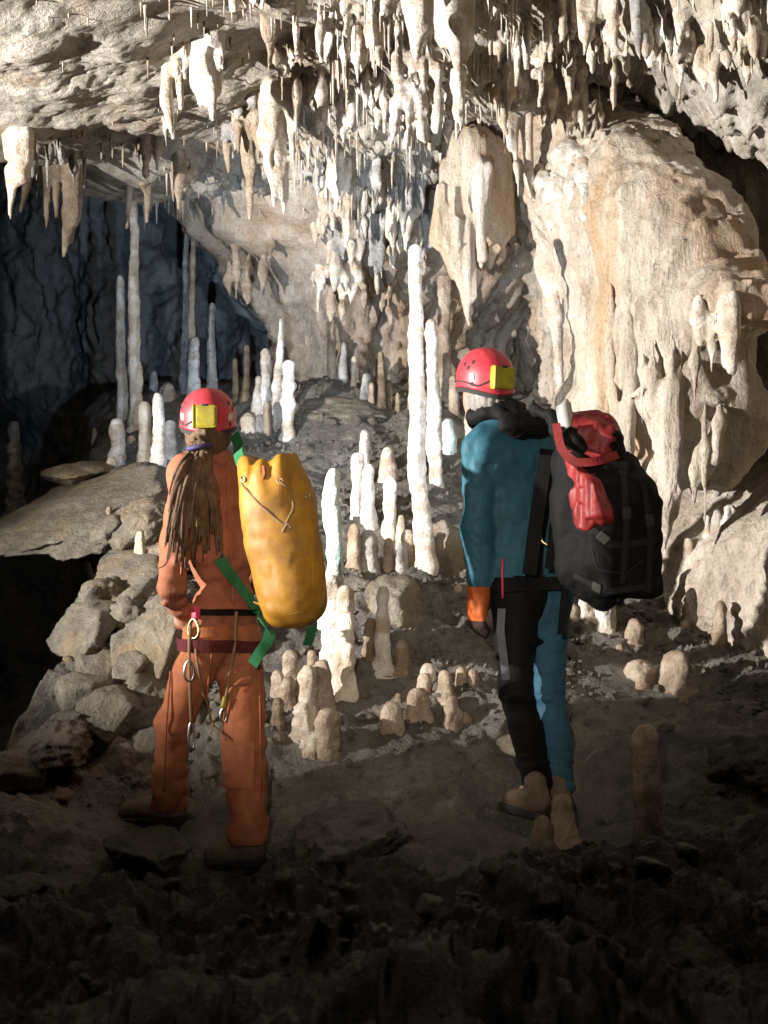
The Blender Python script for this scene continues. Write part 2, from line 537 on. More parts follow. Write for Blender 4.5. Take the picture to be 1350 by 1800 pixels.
def floor_z(xy, fine=True):
    xy = np.asarray(xy, float)
    z = smooth_floor(xy)
    q = np.c_[xy, z * 0.7]
    near = sstep(5.6, 4.6, xy[:, 1])
    px, py = 675 + FPX * xy[:, 0] / np.maximum(xy[:, 1], .5), 900 - FPX * z / np.maximum(xy[:, 1], .5)
    slab = np.exp(-((px - 1090) / 120) ** 2 - ((py - 1235) / 60) ** 2)
    amp = (0.55 + 0.75 * near) * (1 - 0.75 * slab)
    foot = np.exp(-(((xy - [-0.86, 5.25]) / .20) ** 2).sum(1)) + np.exp(-(((xy - [-0.53, 5.06]) / .20) ** 2).sum(1)) + np.exp(-(((xy - [0.6, 5.4]) / .25) ** 2).sum(1))
    amp = amp * (1 - 0.85 * np.clip(foot, 0, 1))
    z = z + amp * 0.17 * fbm(q * 1.5 + 3.1, 3)
    if fine:
        w1 = worley(xy * 3.3 + 0.6 * np.c_[perlin(q * 2.0), perlin(q * 2.0 + 9)], 3)
        w2 = worley(xy * 9.0 + 0.5 * np.c_[perlin(q * 5.0), perlin(q * 5.0 + 9)], 11)
        patch = sstep(-0.25, 0.35, perlin(q * 0.9 + 31))
        z = z + amp * (0.13 * (0.5 - np.minimum(w1, 1)) * (0.4 + 0.6 * patch) + 0.050 * (0.5 - np.minimum(w2, 1)) * patch)
        z = z + amp * 0.034 * fbm(q * 9.0, 4, 0.6, ridged=True) * (0.5 + 0.5 * patch)
        w3 = worley(xy * 21.0 + 0.4 * np.c_[perlin(q * 11), perlin(q * 11 + 9)], 7)
        z = z + amp * (0.030 * (0.5 - np.minimum(w3, 1)) + 0.013 * fbm(q * 30, 2, 0.6, ridged=True)) * (0.35 + 0.65 * sstep(-0.3, 0.3, perlin(q * 1.7 + 51)))
    return z

def floor_hit(px, py, lo=4.2, hi=11.5):
    d = np.arange(lo, hi, 0.02)
    r = np.stack([P(px, py, t) for t in d])
    g = smooth_floor(r[:, :2]) - r[:, 2]
    k = np.argmax(g >= 0) if (g >= 0).any() else int(np.argmax(g))
    p = r[k].copy()
    p[2] = floor_z(p[None, :2])[0]
    return p

xs = np.concatenate([np.arange(-7.2, -2.3, 0.07), np.arange(-2.3, 2.3, 0.012), np.arange(2.3, 3.6, 0.05)])
ys = np.concatenate([np.arange(2.4, 3.4, 0.04), np.arange(3.4, 8.2, 0.0135), np.arange(8.2, 13.6, 0.035)])
X, Y = np.meshgrid(xs, ys, indexing='ij')
xy = np.c_[X.ravel(), Y.ravel()]
fz = floor_z(xy)
jx = 0.025 * perlin(np.c_[xy * 7, fz * 5]); jy = 0.025 * perlin(np.c_[xy * 7, fz * 5 + 40])
floor = build("cave_floor", np.c_[xy[:, 0] + jx, xy[:, 1] + jy, fz], grid_faces(len(xs), len(ys)), M['floor'])
floor["kind"] = "structure"
# foreground shade painted in: a darker floor colour on the near faces
floor.data.materials.append(M['mud'])  # floor colour darkened for shade, not mud
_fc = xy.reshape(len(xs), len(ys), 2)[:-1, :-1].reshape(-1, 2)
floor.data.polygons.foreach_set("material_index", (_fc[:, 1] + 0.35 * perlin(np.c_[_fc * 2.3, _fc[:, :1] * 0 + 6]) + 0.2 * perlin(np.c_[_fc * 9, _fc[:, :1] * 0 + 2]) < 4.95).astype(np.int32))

# ------------------------------------------------------------------ ceiling
_cl = [(0, 0, 5.5), (0, 130, 6.5), (0, 250, 7.5), (250, 262, 7.9), (300, 100, 6.6), (300, 0, 5.9), (280, 355, 8.7), (480, 375, 9.3), (130, 255, 7.8),
       (450, 150, 7.3), (550, 60, 6.9), (600, 200, 7.6), (640, 330, 8.4), (680, 430, 8.9), (800, 420, 9.4), (900, 380, 9.8), (700, 100, 7.0), (700, 0, 6.5), (900, 0, 6.4), (900, 150, 7.1), (850, 225, 8.0),
       (1100, 40, 6.6), (1350, 0, 5.6), (1200, 130, 6.7), (1350, 200, 5.9), (1350, 310, 6.2), (1500, 350, 6.0), (1000, 150, 7.4), (-300, 150, 7.0), (480, 260, 8.3)]
_w = [P(*t) for t in _cl] + [np.array(t) for t in [(-2, 3.5, 2.2), (0, 3.5, 2.35), (2, 3.5, 2.15), (-2.3, 10.2, 2.75), (-1.2, 11, 2.7), (-4, 10, 2.6), (-1.5, 13.5, 2.6), (-4, 13, 2.4), (-6.8, 4, 2.2), (-6.8, 9, 2.5)]]
_ceil_tps = TPS([(p[0], p[1]) for p in _w], [p[2] for p in _w], 0.02)

def ceil_z(xy, fine=True):
    xy = np.asarray(xy, float)
    z = _ceil_tps(xy)
    q = np.c_[xy, z]
    lf = sstep(-0.3, -0.9, xy[:, 0])
    z = z + (0.15 - 0.07 * lf) * fbm(q * 1.4 + 7.7, 3) - 0.02
    if fine:
        w1 = worley(xy * 3.0 + 0.7 * np.c_[perlin(q * 1.7), perlin(q * 1.7 + 5)], 21)
        patch = sstep(-0.2, 0.4, perlin(q * 0.8 + 11))
        z = z + (0.10 - 0.075 * lf) * (np.minimum(w1, 1) - 0.5) + 0.028 * fbm(q * 7.0, 4, 0.6, ridged=True) * (0.35 + 0.65 * patch) * (1 - 0.6 * lf)
        w2 = worley(xy * 11.0 + 0.5 * np.c_[perlin(q * 6), perlin(q * 6 + 5)], 5)
        right = sstep(-0.5, 0.1, xy[:, 0])
        far_r = sstep(0.8, 1.3, xy[:, 0])
        z = z + far_r * (0.06 * fbm(q * 4 + 3, 4, 0.6, ridged=True) + 0.06 * (np.minimum(worley(xy * 6 + 0.5 * np.c_[perlin(q * 4), perlin(q * 4 + 5)], 9), 1) - 0.5))
        z = z + (0.035 + 0.045 * right) * (np.minimum(w2, 1) - 0.5) * np.maximum(patch * (1 - 0.85 * lf), 0.7 * right)
        bk = sstep(7.9, 8.6, xy[:, 1]) * sstep(-1.5, -0.9, xy[:, 0])
        z = z + bk * (0.07 * fbm(q * [5, 5, 2.2], 3, 0.6, ridged=True) + 0.09 * (np.abs(perlin(np.c_[q[:, 0] * 6, q[:, 1] * 1.5, q[:, 2] * 0 + 3])) - 0.25))
        w3 = worley(xy * 23.0, 8)
        z = z + 0.022 * (np.minimum(w3, 1) - 0.5) * (0.35 + 0.65 * right) * (1 - 0.85 * lf)
    return z

xs = np.concatenate([np.arange(-7.4, -2.3, 0.07), np.arange(-2.3, 2.2, 0.0135), np.arange(2.2, 3.6, 0.05)])
ys = np.concatenate([np.arange(3.2, 5.0, 0.05), np.arange(5.0, 9.6, 0.016), np.arange(9.6, 13.6, 0.04)])
X, Y = np.meshgrid(xs, ys, indexing='ij')
xy = np.c_[X.ravel(), Y.ravel()]
cz = ceil_z(xy)
ceiling = build("cave_ceiling", np.c_[xy, cz], grid_faces(len(xs), len(ys))[:, ::-1], M['ceiling'])
ceiling["kind"] = "structure"

def ceil_hit(px, py, lo=4.5, hi=11.0):
    d = np.arange(lo, hi, 0.03)
    r = np.stack([P(px, py, t) for t in d])
    g = ceil_z(r[:, :2], False) - r[:, 2]
    k = np.argmax(g <= 0) if (g <= 0).any() else int(np.argmin(g))
    return d[k]

# ------------------------------------------------------------------ cave walls
class Wall:
    def __init__(self, ctrl, z0, z1, ds, dz):
        c = np.array(ctrl, float)
        t = np.linspace(0, len(c) - 1, 4000)
        # catmull-rom through the plan points
        i = np.clip(t.astype(int), 0, len(c) - 2); f = (t - i)[:, None]
        p0, p1, p2, p3 = c[np.maximum(i - 1, 0)], c[i], c[i + 1], c[np.minimum(i + 2, len(c) - 1)]
        q = 0.5 * (2 * p1 + (p2 - p0) * f + (2 * p0 - 5 * p1 + 4 * p2 - p3) * f ** 2 + (3 * p1 - p0 - 3 * p2 + p3) * f ** 3)
        s = np.concatenate([[0], np.cumsum(np.linalg.norm(np.diff(q, axis=0), axis=1))])
        self.s = np.arange(0, s[-1], ds)
        self.xy = np.c_[np.interp(self.s, s, q[:, 0]), np.interp(self.s, s, q[:, 1])]
        tn = np.gradient(self.xy, axis=0); tn /= np.linalg.norm(tn, axis=1, keepdims=True)
        self.n = np.c_[-tn[:, 1], tn[:, 0]]
        self.n *= -np.sign((self.n * (self.xy - [0, 3])).sum(1).mean())
        self.z = np.arange(z0, z1, dz)
        self.ds, self.dz = ds, dz
        S, Z = np.meshgrid(self.s, self.z, indexing='ij')
        self.shape = S.shape
        self.base = np.c_[np.repeat(self.xy, len(self.z), 0), Z.ravel()]
        self.px, self.py = proj(self.base)
        self.off = np.zeros(len(self.base))
        self.S, self.Z = S, Z
    def drips(self, n, zlo, zhi, smin_, smax_, len_, wid, amp, rng):
        off = np.zeros(self.shape)
        for _ in range(n):
            s0 = rng.uniform(smin_, smax_); zt = rng.uniform(zlo, zhi)
            L = rng.uniform(*len_); w = rng.uniform(*wid); a = rng.uniform(*amp)
            i0, i1 = int((s0 - w) / self.ds), int((s0 + w) / self.ds) + 2
            j0, j1 = int((zt - self.z[0]) / self.dz), int((zt + L - self.z[0]) / self.dz) + 2
            i0, j0 = max(i0, 0), max(j0, 0); i1, j1 = min(i1, self.shape[0]), min(j1, self.shape[1])
            if i1 <= i0 or j1 <= j0:
                continue
            t = np.clip((self.Z[i0:i1, j0:j1] - zt) / L, 0, 1)
            hw = w * np.clip(t, 0, 1) ** 0.55 + 1e-4
            u = (self.S[i0:i1, j0:j1] - s0) / hw
            b = a * np.sqrt(np.clip(1 - u * u, 0, 1)) * np.minimum(1, t / 0.12) * np.clip(1 - t, 0, 1) ** 0.6
            off[i0:i1, j0:j1] = np.maximum(off[i0:i1, j0:j1], b)
        self.off += off.ravel()
    def bump(self, px, py, rx, ry, a):
        self.off += a * np.exp(-((self.px - px) / rx) ** 2 - ((self.py - py) / ry) ** 2)
    def groove(self, line, w0, w1, depth):
        line = np.array(line, float); best = np.full(len(self.px), 1e9); wid = np.full(len(self.px), w0 * 1.0)
        m = len(line) - 1
        for k in range(m):
            a, b = line[k], line[k + 1]
            t = np.clip(((self.px - a[0]) * (b - a)[0] + (self.py - a[1]) * (b - a)[1]) / ((b - a) @ (b - a)), 0, 1)
            dd = np.hypot(self.px - a[0] - t * (b - a)[0], self.py - a[1] - t * (b - a)[1])
            ww = w0 + (w1 - w0) * (k + t) / m
            upd = dd / ww < best / wid
            best = np.where(upd, dd, best); wid = np.where(upd, ww, wid)
        j = 0.35 * perlin(np.c_[self.px / 30, self.py / 30, self.px * 0])
        self.off -= depth * sstep(1.0, 0.55, best / wid + j)
    def build(self, name, mat):
        n3 = np.c_[np.repeat(self.n, len(self.z), 0), np.zeros(len(self.base))]
        V = self.base + n3 * self.off[:, None]
        V[:, 2] += 0.02 * perlin(V * 6)
        o = build(name, V, grid_faces(*self.shape), mat)
        o["kind"] = "structure"
        self.V = V
        return o

rw = np.random.default_rng(4)
wr = Wall([(3.3, 3.2), (2.9, 4.6), (2.6, 5.8), (2.3, 6.7), (1.95, 7.5), (1.5, 8.3), (1.2, 9.0), (1.2, 9.8), (1.25, 10.8)], -1.7, 3.0, 0.0125, 0.0135)
q = wr.base
wr.off += 0.16 * fbm(q * 1.1 + 2, 3) + 0.05 * fbm(q * [3.2, 3.2, 1.6], 4, 0.55)
wr.off += 0.55 * sstep(0.35, -0.25, wr.base[:, 2])
sa, sb = 2.6, 7.6
wr.drips(420, -0.2, 1.9, sa, sb, (0.12, 0.5), (0.008, 0.03), (0.015, 0.05), rw)
wr.drips(150, 0.0, 1.7, sa, sb, (0.3, 0.9), (0.02, 0.055), (0.03, 0.09), rw)
flute = fbm(np.c_[q[:, 0] * 9, q[:, 1] * 9, q[:, 2] * 0.7], 3, 0.55, ridged=True)
wr.off += 0.022 * flute * sstep(-0.5, 0.2, q[:, 2])
wr.off += 0.020 * fbm(q * 11, 3, 0.6, ridged=True)
wall_right = wr.build("cave_wall_right", M['flow'])

wb = Wall([(1.6, 9.9), (1.0, 10.5), (0.45, 10.0), (-0.05, 9.55), (-0.42, 9.6), (-0.78, 10.2), (-1.4, 10.8), (-2.4, 11.2), (-3.6, 11.9), (-5.2, 11.6), (-6.6, 10), (-7.0, 7), (-7.0, 2.5)], -2.2, 3.0, 0.02, 0.02)
q = wb.base
wb.off += 0.22 * fbm(q * 0.9 + 5, 3) + 0.06 * fbm(q * 2.8, 4, 0.55)
wb.off += 0.75 * sstep(1.0, 2.2, q[:, 2]) * sstep(4.2, 2.6, np.repeat(wb.s, len(wb.z)))
wb.drips(520, 0.75, 2.2, 0.1, 3.4, (0.15, 0.7), (0.015, 0.06), (0.05, 0.17), rw)
wb.off += sstep(3.5, 2.9, np.repeat(wb.s, len(wb.z))) * 0.05 * fbm(q * [6, 6, 2.5], 3, 0.6, ridged=True)
wb.drips(50, 1.2, 2.4, 2.9, 6.5, (0.15, 0.6), (0.02, 0.06), (0.03, 0.09), rw)
wb.off += sstep(2.7, 3.4, np.repeat(wb.s, len(wb.z))) * (0.02 * perlin(q * 3.6) + 0.16 * perlin(q * 1.3 + 6))
wb.off += 0.025 * fbm(q * 8, 3, 0.6, ridged=True)
wall_back = wb.build("cave_wall_back", M['wall'])
# the far side of the left chamber is a darker, undripped rock: second material on those faces
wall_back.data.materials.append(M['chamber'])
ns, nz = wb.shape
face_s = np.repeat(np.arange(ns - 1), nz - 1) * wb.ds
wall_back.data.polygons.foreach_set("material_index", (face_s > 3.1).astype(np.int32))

# ------------------------------------------------------------------ stalagmites
def lathe(base, top, r0, r1, seed, knob=0.17, period=0.075, nseg=22, bend=0.02, tip=0.6, flare=0.35, step=0.016):
    rng = np.random.default_rng(seed)
    H = top[2] - base[2]
    nz = max(8, int(H / step))
    t = np.concatenate([np.linspace(0, 1 - 0.5 * r1 / max(H, .01), nz), 1 - 0.5 * r1 / max(H, .01) * np.array([0.75, 0.45, 0.22, 0.08])])
    t = np.clip(t, 0, 1)
    z = t * H
    ph = rng.uniform(0, 99)
    k = perlin(np.c_[z / period + ph, z * 0, z * 0 + seed]) * knob + perlin(np.c_[z / (period * 3.1) + ph, z * 0, z * 0 + seed + .5]) * knob * 1.3
    r = (r0 + (r1 - r0) * t) * (1 + k) + flare * r0 * np.exp(-z / (r0 * 1.3 + 1e-3))
    dome = np.clip((1 - t) * H / (r1 * 1.25), 0, 1)
    r = r * np.sqrt(np.clip(1 - (1 - dome) ** 2, 0.0, 1))
    r[-1] = 0.0005
    wob = np.c_[perlin(np.c_[z * 2.2 + ph, z * 0 + 3.3, z * 0]), perlin(np.c_[z * 2.2 + ph, z * 0 + 7.7, z * 0])] * bend * min(1, H * 2)
    ax = np.asarray(base)[None, :2] * (1 - t[:, None]) + np.asarray(top)[None, :2] * t[:, None] + wob - wob[0]
    a = np.arange(nseg) * 2 * np.pi / nseg
    V = np.empty((nseg, len(t), 3))
    sq = 1 + 0.16 * np.cos(2 * (a + seed))[:, None] * np.cos(z * 3 + seed)[None] + 0.10 * np.cos(3 * (a + 2 * seed))[:, None] * np.cos(z * 7 + seed)[None]
    V[:, :, 0] = ax[None, :, 0] + np.cos(a)[:, None] * r * sq
    V[:, :, 1] = ax[None, :, 1] + np.sin(a)[:, None] * r * sq
    V[:, :, 2] = base[2] + z
    Vf = V.reshape(-1, 3)
    rad = np.stack([np.cos(a)[:, None] + 0 * r, np.sin(a)[:, None] + 0 * r, 0 * np.sin(a)[:, None] + 0 * r], -1).reshape(-1, 3)
    n = fbm(Vf * [16, 16, 12] + seed, 4, 0.6) * 0.30 + perlin(Vf * [42, 42, 30]) * 0.08
    n = n + 0.16 * (0.45 - np.minimum(worley(np.c_[np.repeat(a, len(t)) * 2.2, np.tile(z / r0, nseg) * 1.3] + seed, seed % 50), 1)) - 0.05
    shelf = ((np.tile(z, nseg) / period * 0.9 + ph + 0.6 * perlin(Vf * 9 + seed)) % 1)
    n = n + 0.10 * (sstep(0, 0.25, shelf) * sstep(1.0, 0.45, shelf) - 0.4) * (0.6 + 1.2 * perlin(Vf * 5 + seed + 9))
    n = n * np.clip(knob / 0.17, 0.4, 1.6)
    rr = np.tile(r, nseg)
    Vf = Vf + rad * (n * rr)[:, None]
    return Vf, grid_faces(nseg, len(t), True)

_seed = [100]
def stalagmite(px, ytop, ybase, w, mat, label, group=None, d=None, taper=0.72, lean=0, knob=0.14, bend=0.02, sink=0.05, wtop=None, period=0.075):
    _seed[0] += 1
    if d is None:
        b = floor_hit(px, ybase)
    else:
        b = P(px, ybase, d)
    dd = b[1]
    rj = np.random.default_rng(_seed[0])
    top = P(px + lean + rj.normal() * 0.012 * (ybase - ytop), ytop, dd)
    taper *= rj.uniform(0.85, 1.08)
    r0 = w / 2 / FPX * dd
    r1 = r0 * taper if wtop is None else wtop / 2 / FPX * dd
    base = b.copy(); base[2] = min(b[2], P(px, ybase, dd)[2]) - sink
    base[0] = P(px, ybase, dd)[0]
    V, F = lathe(base, top, r0, r1, _seed[0], knob=knob, bend=bend, period=period * rj.uniform(0.8, 1.7), flare=rj.uniform(0.4, 1.1))
    o = build("stalagmite", V, F, M[mat], base)
    tag(o, label, "stalagmite", group)
    return o

G1 = "tall stalagmites on the back left mound"
for a in [
    (236, 262, 775, 26, 'cream', "tallest banded cream stalagmite on the left mound, reaching almost to the ceiling", dict(taper=0.55)),
    (210, 484, 765, 21, 'cream', "slim pale stalagmite standing just left of the tallest one", dict(taper=0.6)),
    (323, 378, 700, 17, 'grey', "very thin grey column rising behind the dreadlocked caver's helmet", dict(taper=0.5)),
    (336, 408, 705, 15, 'tan', "thin tan column beside the grey one behind the left helmet", dict(taper=0.55)),
    (341, 592, 712, 25, 'white', "bright white stalagmite directly above the left red helmet", dict(taper=0.8)),
    (372, 532, 700, 21, 'grey', "dim grey stalagmite in the dark chamber right of the bright white one", dict(taper=0.6)),
    (270, 652, 705, 18, 'grey', "short dim stalagmite at the edge of the dark chamber", dict(taper=0.7)),
    (293, 672, 712, 26, 'tan', "stubby knobbly brown lump on the mound crest left of the helmet", dict(taper=0.9, knob=0.3)),
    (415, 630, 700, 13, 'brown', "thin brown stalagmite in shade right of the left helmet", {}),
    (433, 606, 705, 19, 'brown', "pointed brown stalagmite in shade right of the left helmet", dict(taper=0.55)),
    (455, 660, 735, 23, 'white', "short white stalagmite at the left of the white cluster", {}),
    (470, 612, 745, 25, 'white', "knobby white stalagmite with a round cap in the white cluster", dict(knob=0.22)),
    (488, 595, 755, 20, 'white', "slender white stalagmite in the middle of the white cluster", {}),
    (497, 560, 745, 15, 'cream', "cream tipped stalagmite rising highest in the white cluster", {}),
    (506, 632, 780, 25, 'white', "thick rough white stalagmite at the right of the white cluster", dict(taper=0.8, knob=0.2)),
    (437, 725, 770, 26, 'cream', "stumpy cream stalagmite above the yellow bag", dict(taper=0.9)),
    (456, 728, 772, 20, 'grey', "stumpy bluish grey stalagmite beside the cream stump above the yellow bag", dict(taper=1.0)),
    (470, 705, 770, 20, 'tan', "small tan stalagmite at the foot of the white cluster", {}),
    (206, 735, 818, 26, 'white', "white stalagmite with a knobbed top at the left edge of the mound", dict(knob=0.24)),
    (196, 802, 838, 24, 'cream', "little cream stub at the foot of the knobbed white stalagmite", {}),
    (230, 765, 797, 17, 'tan', "small tan stub under the tallest left stalagmite", dict(taper=0.9)),
    (167, 752, 787, 15, 'tan', "small lone stalagmite furthest left on the lit mound", {}),
    (258, 705, 808, 27, 'cream', "cream stalagmite joined to the taller white one left of the dreadlocks", dict(taper=0.8)),
    (277, 690, 830, 26, 'white', "upright white banded stalagmite left of the dreadlocks", dict(taper=0.8)),
    (300, 738, 803, 24, 'grey', "dull grey stump behind the white banded stalagmite", dict(taper=0.85)),
]:
    stalagmite(*a[:6], group=G1, **a[6])
stalagmite(22, 740, 930, 34, 'grey', "dim lone stalagmite in the dark pit at the far left edge", d=9.5, taper=0.55, knob=0.25)

G2 = "stalagmites at the foot of the back wall"
for a in [
    (585, 556, 690, 19, 'tan', "tallest tan stalagmite at the foot of the back wall", dict(taper=0.6)),
    (601, 602, 690, 24, 'grey', "broad pointed grey stalagmite next to the tallest tan one by the back wall", dict(taper=0.4)),
    (619, 626, 705, 15, 'cream', "slim pale pink stalagmite at the back wall", {}),
    (608, 662, 690, 12, 'tan', "tiny stub between two back wall stalagmites", {}),
    (636, 655, 725, 22, 'grey', "leaning grey blue stalagmite in front of the back wall", dict(lean=8)),
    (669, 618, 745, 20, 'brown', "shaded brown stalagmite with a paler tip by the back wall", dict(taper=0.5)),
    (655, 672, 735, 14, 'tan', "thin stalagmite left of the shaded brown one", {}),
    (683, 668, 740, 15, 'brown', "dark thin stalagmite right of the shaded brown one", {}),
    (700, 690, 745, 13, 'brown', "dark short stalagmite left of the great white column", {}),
    (722, 658, 745, 15, 'tan', "small tan stalagmite just left of the great white column", {}),
    (655, 715, 745, 10, 'tan', "tiny tan peg on the shadowed ledge", {}),
    (535, 682, 705, 11, 'tan', "tiny tan peg on the crest right of the white cluster", {}),
]:
    stalagmite(*a[:6], group=G2, **a[6])

G3 = "stalagmites in the lit centre of the slope"
for a in [
    (747, 428, 1012, 37, 'white', "great brilliant white stalagmite column in the centre of the slope", dict(taper=0.62, knob=0.085, bend=0.035, lean=-1)),
    (767, 560, 880, 26, 'white', "white stalagmite pressed against the right of the great white column", dict(taper=0.7, knob=0.2)),
    (781, 470, 760, 27, 'tan', "tall plain tan column behind the great white one", dict(taper=0.75, d=9.3, knob=0.08)),
    (800, 660, 780, 26, 'tan', "tan stump behind the blue clad caver's helmet", dict(d=9.0)),
    (822, 700, 800, 18, 'cream', "orange cream stalagmite between the column and the blue clad caver", {}),
    (790, 735, 800, 30, 'aqua', "pale green light tinted stump right of the great white column", dict(taper=0.9)),
    (641, 755, 840, 23, 'white', "white stalagmite with a tan rounded tip, rearmost of the white trio", {}),
    (629, 795, 920, 27, 'white', "white stalagmite at the left of the white trio in the centre", dict(taper=0.9)),
    (650, 815, 935, 27, 'white', "white stalagmite at the right of the white trio in the centre", dict(taper=0.8)),
    (682, 785, 860, 34, 'cream', "thick cream stalagmite with a brown muddy cap", dict(taper=0.85)),
    (683, 835, 950, 27, 'white', "white stalagmite standing in front of the muddy capped one", dict(taper=0.85)),
    (704, 905, 965, 20, 'cream', "slim cream spike left of the great column's foot", dict(taper=0.5)),
    (719, 930, 992, 27, 'tan', "tan stalagmite against the great column's foot", {}),
    (728, 775, 832, 26, 'cream', "knobbly cream lump behind the great column", dict(knob=0.25)),
    (622, 920, 995, 27, 'tan', "dull tan stalagmite below the white trio", {}),
    (648, 930, 990, 40, 'grey', "broad grey green stump below the white trio", dict(taper=0.8)),
    (684, 945, 990, 22, 'tan', "short orange tan stalagmite below the white trio", {}),
    (706, 955, 1000, 24, 'grey', "short grey green stalagmite by the great column's foot", {}),
    (581, 822, 1085, 33, 'aqua', "white and aqua tinted stalagmite right of the yellow bag", dict(taper=0.85, knob=0.13, bend=0.03, d=6.1)),
    (582, 1010, 1200, 42, 'white', "stout white lower column under the aqua tinted stalagmite", dict(taper=0.85, d=6.05)),
    (606, 1028, 1215, 40, 'cream', "stout cream column joined to the white one right of the yellow bag", dict(taper=0.75, d=6.0)),
    (671, 1030, 1170, 33, 'white', "lone white stalagmite with a bent top in the middle of the slope", dict(taper=0.75, bend=0.04)),
    (650, 1085, 1160, 28, 'brown', "dark brown stump left of the lone bent white stalagmite", {}),
    (707, 1125, 1170, 29, 'tan', "tan double headed stub right of the bent white stalagmite", {}),
    (870, 950, 1110, 30, 'white', "white stalagmite seen between the blue clad caver's arm and hip", dict(taper=0.8)),
    (806, 1028, 1050, 18, 'tan', "small tan knob left of the blue clad caver's sleeve", {}),
]:
    stalagmite(*a[:6], group=G3, **a[6])

G4 = "stubby stalagmites on the lower slope"
for a in [
    (510, 1142, 1200, 30, 'tan', "tan stub at the back of the stubby cluster right of the orange legs", {}),
    (549, 1142, 1200, 30, 'tan', "small rounded stub behind the tall double column's foot", {}),
    (540, 1168, 1262, 42, 'cream', "stout cream stub in the middle of the stubby cluster", dict(taper=0.85)),
    (571, 1158, 1245, 40, 'tan', "stout tan stub right of the cream one in the stubby cluster", dict(taper=0.85)),
    (508, 1188, 1268, 30, 'tan', "bottle shaped stub left of the cream one", dict(knob=0.2)),
    (487, 1178, 1238, 28, 'tan', "thin pale stub nearest the orange trouser leg", {}),
    (574, 1244, 1335, 48, 'tan', "lowest broad tan stub with a rounded head", dict(taper=0.85)),
    (541, 1228, 1325, 52, 'cream', "hollowed cream stub below the stubby cluster", dict(taper=0.7, knob=0.25)),
    (488, 1225, 1300, 30, 'brown', "brown stub half hidden by the orange trouser leg", {}),
    (689, 1233, 1302, 42, 'tan', "lone rounded stub in front of the pink group", dict(taper=0.8)),
    (735, 1208, 1282, 52, 'tan', "largest round headed stub of the pink group", dict(taper=0.8)),
    (750, 1165, 1225, 32, 'cream', "small pale tip at the back of the pink group", {}),
    (745, 1182, 1232, 34, 'tan', "narrow stub between the largest stub and the pale tip", {}),
    (783, 1177, 1245, 36, 'tan', "upright stub in the middle of the pink group", {}),
    (812, 1172, 1232, 30, 'tan', "left half of the twin headed stub in the pink group", {}),
    (830, 1175, 1235, 26, 'tan', "right half of the twin headed stub in the pink group", {}),
    (794, 1222, 1285, 40, 'tan', "knobbly low stub at the front of the pink group", dict(knob=0.28)),
    (818, 1252, 1282, 26, 'tan', "tiny rounded stub at the front right of the pink group", {}),
    (700, 1218, 1245, 18, 'brown', "tiny brown stub left of the pink group", {}),
    (245, 876, 915, 15, 'cream', "small cream peg on the upper left slab", dict(d=7.15)),
    (262, 870, 922, 24, 'cream', "small fat cream peg on the upper left slab", dict(d=7.1)),
    (193, 890, 918, 14, 'tan', "small orange peg near the edge of the upper left slab", dict(d=7.1)),
    (247, 932, 990, 26, 'cream', "pale yellow stub on the middle left slab", dict(d=6.7, taper=0.7)),
    (298, 880, 930, 22, 'grey', "grey peg beside the dreadlocked caver's arm", dict(d=7.2)),
]:
    stalagmite(*a[:6], group=G4, sink=0.08, **a[6])

G5 = "stalagmites on the right slope"
for a in [
    (1062, 1015, 1130, 36, 'white', "white banded stalagmite under the black backpack", dict(taper=0.85, knob=0.2)),
    (1034, 1030, 1118, 34, 'cream', "knobbly cream stalagmite left of the banded one under the backpack", dict(taper=0.8, knob=0.25)),
    (1006, 1060, 1115, 34, 'tan', "tan stub beside the blue clad caver's hip", dict(taper=0.8)),
    (1086, 1128, 1155, 20, 'cream', "little pale stub at the foot of the banded stalagmite", {}),
    (1113, 1086, 1150, 36, 'tan', "rounded tan stub with a cleft, right of the banded stalagmite", dict(taper=0.9)),
    (1041, 1142, 1168, 28, 'tan', "low tan button on the smooth mud slab", dict(taper=0.9)),
    (1088, 1132, 1165, 18, 'tan', "small peg at the top edge of the mud slab", {}),
    (1126, 1158, 1200, 40, 'tan', "ball like knobbly stub on the mud slab", dict(taper=1.0, knob=0.25)),
    (1190, 1142, 1212, 48, 'tan', "stout round topped stub on the right of the mud slab", dict(taper=0.85)),
    (1265, 1055, 1150, 32, 'tan', "tan stalagmite near the right wall casting a long shadow", dict(taper=0.6)),
    (1205, 1060, 1100, 20, 'tan', "small stub by the recess in the right wall", {}),
    (1138, 1272, 1512, 62, 'tan', "thick banded stalagmite in the dim lower right foreground", dict(d=4.98, taper=0.78, knob=0.10, sink=0.12, period=0.11)),
    (986, 1395, 1462, 40, 'tan', "dim stub beside the blue clad caver's boots", dict(d=5.15)),
    (952, 1432, 1490, 40, 'brown', "small dim brown stub in front of the blue clad caver's boots", dict(d=5.0)),
    (1208, 945, 1075, 16, 'cream', "thin cream pillar in the recess of the right wall", dict(taper=0.9)),
    (1072, 985, 1110, 26, 'white', "white pillar half hidden by the backpack's lower edge", {}),
]:
    stalagmite(*a[:6], group=G5, **a[6])
G6 = "white coral stalagmites at the foot of the right wall"
for k, (x, t, b, w) in enumerate([(1240, 905, 1030, 28), (1258, 895, 1035, 24), (1277, 886, 1030, 28), (1297, 900, 1025, 28), (1318, 912, 1015, 22), (1334, 895, 1010, 24), (1250, 940, 1045, 36), (1285, 930, 1045, 38), (1312, 950, 1030, 30)]):
    stalagmite(x, t, b, w, 'white', "knobbly white coral like stalagmite at the right wall's foot, %s from left in its cluster" % ORD[(0, 2, 3, 5, 7, 8, 1, 4, 6)[k]], group=G6, d=7.05 - 0.04 * (k % 3), taper=0.75, knob=0.35, period=0.05, sink=0.2)
